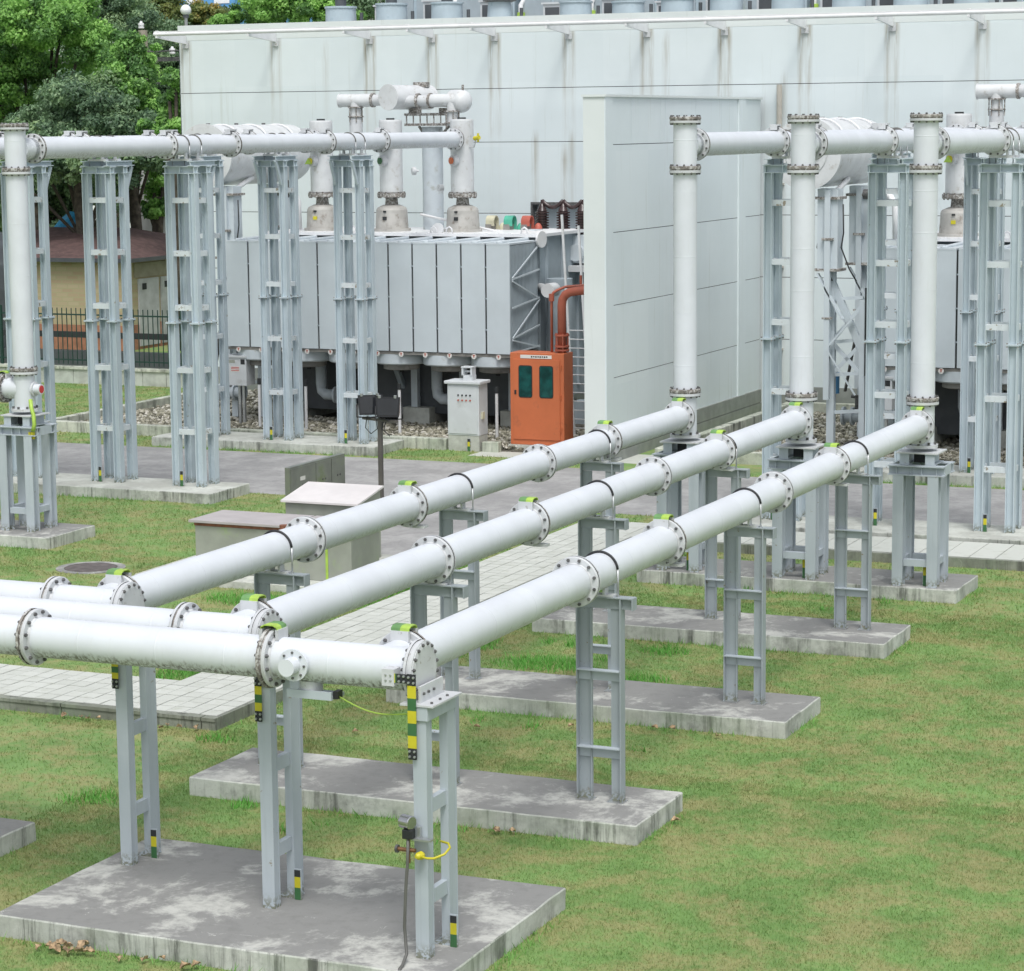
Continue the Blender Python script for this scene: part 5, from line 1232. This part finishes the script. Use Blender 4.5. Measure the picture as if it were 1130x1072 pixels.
# trees: tapered trunk with limbs, crown of leaf sprays gathered in uneven clumps
TREES = [
    ('bright', 74, 'bright green camphor tree at the upper left corner', [(-51.0, 9.62, 1.31), (-49.64, 10.53, 1.37), (-48.63, 9.73, 1.16), (-51.44, 8.37, 1.25), (-49.24, 11.13, 1.04), (-50.09, 8.82, 1.24), (-51.72, 10.58, 1.15), (-52.6, 9.2, 1.3), (-52.4, 7.2, 1.2)]),
    ('bright', 72, 'bright green tree in front of the utility pole', [(-45.84, 8.94, 0.94), (-46.3, 8.19, 0.94), (-45.16, 8.33, 0.87), (-45.39, 9.53, 0.68), (-45.9, 7.43, 1.06), (-44.82, 7.72, 0.62), (-44.3, 7.1, .7), (-45.2, 6.7, .9)]),
    ('dark', 70, 'broad dark green tree in the middle of the tree group behind the level pipe', [(-47.26, 7.39, 1.39), (-45.84, 7.61, 1.16), (-48.37, 6.65, 1.3), (-45.71, 6.49, 1.28), (-46.79, 5.9, 1.38), (-44.3, 6.78, 1.27), (-43.46, 6.18, 1.26), (-49.14, 5.61, 1.25), (-44.6, 5.6, 1.1)]),
    ('bright', 68, 'small bright tree touching the corner of the building', [(-41.43, 7.84, 0.58), (-41.36, 7.11, 0.7), (-41.18, 8.51, 0.41), (-41.7, 6.77, 0.52), (-41.2, 6.3, .6)]),
    ('dark', 75, 'low dark tree behind the brick house under the level pipe', [(-49.99, 4.80, 1.18), (-50.41, 3.90, 1.12), (-49.32, 5.44, 1.05), (-51.93, 4.38, 1.40), (-49.66, 3.42, 0.66), (-52.94, 3.56, 1.17), (-51.14, 5.41, 1.02), (-53.18, 5.07, 1.14), (-48.41, 5.75, 0.68)]),
    ('bright', 75, 'slim bright green tree between the towers at left, under the pipe', [(-46.43, 4.77, 0.65), (-46.08, 5.34, 0.51), (-46.67, 4.15, 0.45), (-46.23, 4.18, 0.45), (-46.02, 5.75, 0.40)]),
    ('dark', 90, 'tall dark tree furthest back behind the utility pole', [(-57.9, 11.41, 1.64), (-56.38, 10.45, 1.63), (-55.08, 9.97, 1.62), (-58.62, 9.93, 1.41), (-55.13, 8.38, 1.54), (-55.77, 9.13, 1.55), (-57.2, 12.14, 1.36), (-54.2, 8.9, 1.3), (-54.6, 7.2, 1.3), (-60.5, 11.8, 1.6), (-62, 12.3, 1.7), (-63.5, 11, 1.7)]),
    ('olive', 96, 'tree with yellow orange blossom behind the globe lamp', [(-58.91, 12.31, 1.07), (-58.0, 11.62, 0.82), (-56.29, 11.85, 0.81), (-57.08, 11.63, 0.73), (-59.5, 11.53, 0.83), (-55.71, 11.68, 0.57), (-60.2, 12.6, .9), (-57.2, 10.6, 1.2)]),
    ('bright', 84, 'bright green tree rising behind the left part of the roof', [(-47.35, 11.33, 0.92), (-46.09, 11.5, 1.05), (-44.94, 11.26, 0.84), (-44.17, 11.31, 0.62), (-48.23, 11.08, 0.5), (-45.38, 11.88, 0.98), (-46.7, 12.3, .9), (-49.1, 10.6, .7), (-43.6, 10.9, .6)]),
    ('dark', 88, 'dark tree rising behind the middle of the roof units', [(-46.5, 12.2, 1.2), (-44.6, 11.6, 1.2), (-42.8, 11.8, 1.3), (-41.0, 12.2, 1.3), (-39.2, 11.9, 1.3), (-37.3, 12.1, 1.3), (-35.3, 11.8, 1.3), (-33.4, 12.0, 1.3)]),
    ('bright', 92, 'bright green tree behind the roof units right of the dark one', [(-33.5, 12.2, 1.3), (-31.5, 12.0, 1.3), (-29.4, 12.2, 1.3), (-27.4, 11.9, 1.3), (-25.2, 12.3, 1.3), (-23.2, 12.0, 1.3)]),
    ('dark', 82, 'dark hedge like tree at the left edge behind the tank', [(-55.5, 6.0, 1.7), (-53.2, 5.4, 1.7), (-56.5, 8.0, 1.7), (-51.5, 4.6, 1.5), (-54.4, 7.3, 1.5), (-50.3, 5.8, 1.4), (-57.4, 5.0, 1.6)]),
]
def crown(clumps, y, kind):
    Vs = []; Fs = []; Ts = []; off = 0
    for (cx, cz, r) in clumps:
        # each clump is itself built of small sprays
        cy = y + rng.uniform(-.9, .9) * r * 1.2
        ns = int(20 * max(r, .45) ** 1.3) + 9
        for _ in range(ns):
            d = rng.normal(size=3); d /= np.linalg.norm(d); d[2] = d[2] * .85 + .15
            c = np.array([cx, cy, cz]) + d * r * rng.uniform(.35, 1.0)
            sr = r * rng.uniform(.16, .36) + .07; n = int(190 * min(1.7, (sr / .3) ** 1.3) + 40)
            tb = rng.uniform(.0, .85)
            p = rng.normal(size=(n, 3)); p /= np.linalg.norm(p, axis=1)[:, None]
            p *= (rng.uniform(0, 1, n) ** .45)[:, None] * sr * np.array([1.15, 1.15, .8]); pos = c + p
            nrm = p / (np.linalg.norm(p, axis=1)[:, None] + 1e-6) * .8 + rng.normal(size=(n, 3)) * .5 + np.array([0, 0, .35]); nrm /= np.linalg.norm(nrm, axis=1)[:, None]
            a = rng.normal(size=(n, 3)); u = np.cross(nrm, a); u /= np.linalg.norm(u, axis=1)[:, None]; w = np.cross(nrm, u)
            s = rng.uniform(.032, .062, n)[:, None]
            q = np.stack([pos - u * s * 1.5, pos + w * s * .75, pos + u * s * 1.5, pos - w * s * .75], 1).reshape(-1, 3)
            Vs.append(q); Fs.append(np.arange(n * 4).reshape(n, 4) + off); off += n * 4
            Ts.append(np.repeat(np.clip(tb + rng.normal(size=n) * .14, 0, 1), 4))
    return np.concatenate(Vs), np.concatenate(Fs), np.concatenate(Ts)
for kind, y, label, clumps in TREES:
    mx = sum(c[0] for c in clumps) / len(clumps); mz = min(c[1] for c in clumps)
    t = thing('tree', label, 'tree', (mx, y, 0), 'trees behind the yard')
    V, F, T = crown(clumps, y, kind); V = V - np.array([mx, y, 0])
    o = np_mesh('crown', V, F, ['leaf_' + kind], T); o.parent = t
    mb = MB(); mb.tube([(0, 0, 0), (.1, .05, mz * .4), (-.05, 0, mz * .8), (0, 0, mz + .5)], .20, 10)
    for (cx, cz, r) in clumps: mb.tube([(0, 0, mz * .6), ((cx - mx) * .5, .1, (mz * .6 + cz) / 2 + .1), (cx - mx, 0, cz)], .055, 6)
    mb.build('trunk', 'bark', t)

# ------------------------------------------------------------------ lawn blades, weeds, leaves
def in_rects(x, y, rects, m=0.0):
    k = np.zeros(len(x), bool)
    for x0, y0, x1, y1 in rects: k |= (x > x0 - m) & (x < x1 + m) & (y > y0 - m) & (y < y1 + m)
    return k
BLOCK = [(-90, 41.5, 40, 46.85), (-19.5, 34.6, -17.25, 41.5), (-26.6, 24.58, -14.58, 26.22), (-16.1, 26.2, -14.58, 39.9), (-16.1, 38.26, -.9, 39.9),
         (-12.62, 17.40, -8.27, 19.95), (-18.5, 17.40, -13.98, 19.98), (-13.42, 22.05, -8.38, 23.39), (-13.38, 26.66, -8.30, 28.03), (-13.40, 31.25, -8.39, 32.61), (-13.38, 35.30, -8.40, 36.63), (-29.6, 34.60, -23.72, 36.03), (-30.5, 39.95, -23.70, 41.42), (-29.4, 47.10, -23.85, 48.50), (-13.9, 39.98, -8.2, 41.42), (-13.9, 47.1, -8.35, 48.5), (-20.75, 32.6, -17.0, 35.6), (-33.3, 48.55, -19.6, 57.6), (-19.7, 47.3, 14, 58), (-22.02, 47.9, -17.8, 49.3), (-22.63, 32.8, -21.47, 33.9)]
def blades(n, x0, y0, x1, y1, hmin, hmax, w, tint=None, lean=.5, seed=1, cover=None, slack=0.0):
    g = np.random.default_rng(seed)
    x = g.uniform(x0, x1, n); y = g.uniform(y0, y1, n)
    # keep only what the yard side can see: a wide wedge in front of the photographer
    ang = np.arctan2(-x, y); k = (ang > math.radians(-14)) & (ang < math.radians(45)) & ~in_rects(x, y, BLOCK, -slack)
    if cover is not None: k &= cover(x, y, g)
    x = x[k]; y = y[k]; n = len(x)
    a = g.uniform(0, 2 * PI, n); h = g.uniform(hmin, hmax, n); w = w * g.uniform(.7, 1.3, n); l = h * g.uniform(.1, lean * 2, n); b = g.uniform(0, 2 * PI, n)
    ux, uy = np.cos(a) * w, np.sin(a) * w
    V = np.stack([np.stack([x - ux, y - uy, np.zeros(n)], -1), np.stack([x + ux, y + uy, np.zeros(n)], -1), np.stack([x + np.cos(b) * l, y + np.sin(b) * l, h], -1)], 1).reshape(-1, 3)
    T = np.repeat(g.uniform(0.05, 1, n) if tint is None else np.full(n, tint), 3)
    return V, T
sets = [blades(560000, -14.5, 15.0, 6.0, 24.7, .012, .034, .0036, seed=1), blades(440000, -17, 24.2, 8.5, 34.5, .014, .036, .005, seed=2), blades(150000, -27, 17.5, -13.5, 34.6, .014, .040, .005, seed=3), blades(150000, -33, 32.5, 9, 41.6, .02, .05, .008, seed=4), blades(60000, -42, 46.8, -19, 58, .02, .06, .010, seed=5)]
def tuft_cover(spots):
    def f(x, y, g):
        k = np.zeros(len(x), bool)
        for cx, cy, rx, ry in spots: k |= (((x - cx) / rx) ** 2 + ((y - cy) / ry) ** 2) < g.uniform(.1, 1, len(x))
        return k
    return f
lush0 = [(random.uniform(-13, -4.5), random.uniform(17, 36)) for _ in range(70)]
lush = [(a, b, random.uniform(.06, .2), random.uniform(.06, .2)) for a, b in lush0] + [(-13.9, 30.0, .5, .9), (-12.4, 29.3, .8, .5), (-12.2, 28.35, 1.0, .22), (-13.6, 28.3, .8, .25), (-11.2, 30.6, .4, .3), (-10.9, 28.9, .45, .3), (-13.3, 32.9, .5, .3), (-14.3, 21.5, .4, .3), (-10.3, 21.35, .12, .12), (-17.3, 30.2, .8, .8), (-18.2, 31.8, .9, .5), (-16.6, 27.6, .4, 1.4), (-14.4, 24.2, .3, .2), (-14.1, 33.6, .3, .8), (-16.6, 34, .4, 2.5), (-22.6, 32.5, .5, .2)]
sets.append(blades(220000, -21, 21, -9, 37, .05, .13, .006, tint=-.6, seed=6, cover=tuft_cover(lush)))
edge = [(-10.8, 17.30, 2.4, .08), (-10.9, 21.95, 2.5, .10), (-10.9, 26.56, 2.4, .10), (-10.9, 31.15, 2.4, .10), (-10.9, 35.2, 2.4, .1), (-27, 39.83, 3.0, .12), (-26.8, 47.0, 3.0, .14), (-12, 46.95, 5, .14), (-19, 24.5, 4.3, .06), (-26, 34.5, 2.4, .1), (-8.18, 18.7, .09, 1.3), (-8.30, 22.7, .08, .7), (-8.22, 27.3, .08, .7), (-8.3, 31.9, .08, .7), (-8.3, 36, .08, .7), (-12.72, 18.7, .09, 1.3), (-13.9, 18.7, .09, 1.3), (-10.8, 20.03, 2.3, .07), (-10.9, 23.46, 2.5, .07), (-10.9, 28.1, 2.5, .07), (-14.5, 31, .07, 7), (-16.15, 31, .07, 5)]
sets.append(blades(420000, -30, 17, -6, 48, .04, .10, .006, tint=-.3, seed=7, cover=tuft_cover(edge)))
V = np.concatenate([s[0] for s in sets]); T = np.concatenate([s[1] for s in sets])
struct(np_mesh('grass', V, np.arange(len(V)).reshape(-1, 3), ['grass'], T), 'stuff')

LEAVES = [(-12.02, 17.19), (-11.87, 17.20), (-11.87, 17.30), (-11.77, 17.27), (-11.63, 17.22), (-11.66, 17.33), (-11.22, 17.18), (-10.99, 17.25), (-10.87, 17.33), (-10.52, 17.3), (-16.64, 24.48), (-16.39, 24.48), (-16.27, 24.43), (-16.17, 24.52), (-15.21, 24.51), (-15.03, 24.48), (-15.21, 24.37), (-14.81, 24.52), (-13.0, 25.05), (-9.81, 21.9), (-9.66, 21.95), (-8.27, 22.89), (-9.82, 26.48), (-9.61, 26.51), (-9.03, 26.37), (-10.76, 26.2), (-11.54, 17.23), (-10.58, 17.22), (-13.66, 24.79), (-11.77, 25.76), (-11.95, 17.25), (-11.72, 17.18)]
def leaf_mesh(seed):
    r = random.Random(seed); mb = MB(); s = .055; n = 7; rows = []
    for k in range(n + 1):
        q = k / n; w = s * .95 * math.sin(PI * (q * .92 + .04)) * (1 + .35 * math.sin(q * 11 + seed)); c = .035 * math.sin(q * PI) + .02 * r.random()
        rows.append([(-w, s * 2.6 * (q - .5), .012 + c + .03 * r.random()), (0, s * 2.6 * (q - .5), .008 + c * .4), (w, s * 2.6 * (q - .5), .012 + c + .03 * r.random())])
    for a, b in zip(rows[:-1], rows[1:]):
        mb.face([a[0], a[1], b[1], b[0]], 0, True); mb.face([a[1], a[2], b[2], b[1]], 0, True)
    o = mb.build('dead_leaf', 'deadleaf'); return o
protos = [leaf_mesh(3), leaf_mesh(11), leaf_mesh(20)]
for i, (x, y) in enumerate(LEAVES):
    o = protos[i] if i < 3 else protos[i % 3].copy()
    if i >= 3: col.objects.link(o)
    o.location = (x, y, .03); o.rotation_euler = (random.uniform(-.5, .5), random.uniform(-.5, .5), random.uniform(0, 6)); k = random.uniform(.5, .85) * (1.0 if y < 18 else .8); o.scale = (k, k, k)
    where = 'in the grass at the foot of the large front plinth' if y < 18 else 'in the grass along the paver kerb at left' if x < -14.5 else 'in the grass between the concrete plinths'
    tag(o, 'curled brown dead leaf lying ' + where, 'leaf', 'dead leaves ' + where)

# ------------------------------------------------------------------ camera, light, world
cam = bpy.data.cameras.new('camera'); co = bpy.data.objects.new('camera', cam); col.objects.link(co)
R_ = Vector((0.91637868, 0.40019848, -0.00955511)); U_ = Vector((-0.0488592, 0.13550524, 0.98957117)); F_ = Vector((-0.39731964, 0.90635507, -0.14372749))
mw = Matrix(((R_.x, U_.x, -F_.x, 0), (R_.y, U_.y, -F_.y, 0), (R_.z, U_.z, -F_.z, 7.0), (0, 0, 0, 1))); co.matrix_world = mw
cam.sensor_fit = 'HORIZONTAL'; cam.sensor_width = 36; cam.lens = 2738.83 / 1130 * 36; cam.clip_start = .5; cam.clip_end = 2000
scene.camera = co
SUN_EL, SUN_AZ = math.radians(60), math.radians(152)     # azimuth measured clockwise from +Y
sl = bpy.data.lights.new('sun', 'SUN'); so = bpy.data.objects.new('sun', sl); col.objects.link(so)
sl.energy = 1.25; sl.angle = math.radians(18); sl.color = (1.0, .98, .955)
sd = Vector((math.sin(SUN_AZ) * math.cos(SUN_EL), math.cos(SUN_AZ) * math.cos(SUN_EL), math.sin(SUN_EL)))
so.rotation_euler = sd.to_track_quat('Z', 'Y').to_euler(); so.location = (0, 0, 40)
w = bpy.data.worlds.new('World'); scene.world = w; w.use_nodes = True
nt = w.node_tree; bg = nt.nodes['Background']
sky = nt.nodes.new('ShaderNodeTexSky'); sky.sky_type = 'NISHITA'; sky.sun_disc = False; sky.sun_elevation = SUN_EL; sky.sun_rotation = SUN_AZ; sky.dust_density = 3; sky.air_density = 1.0
hs = nt.nodes.new('ShaderNodeHueSaturation'); hs.inputs['Saturation'].default_value = .34
nt.links.new(sky.outputs[0], hs.inputs['Color']); nt.links.new(hs.outputs[0], bg.inputs[0]); bg.inputs[1].default_value = .13
scene.view_settings.view_transform = 'Standard'; scene.view_settings.look = 'None'; scene.view_settings.exposure = 0.50; scene.view_settings.gamma = 1
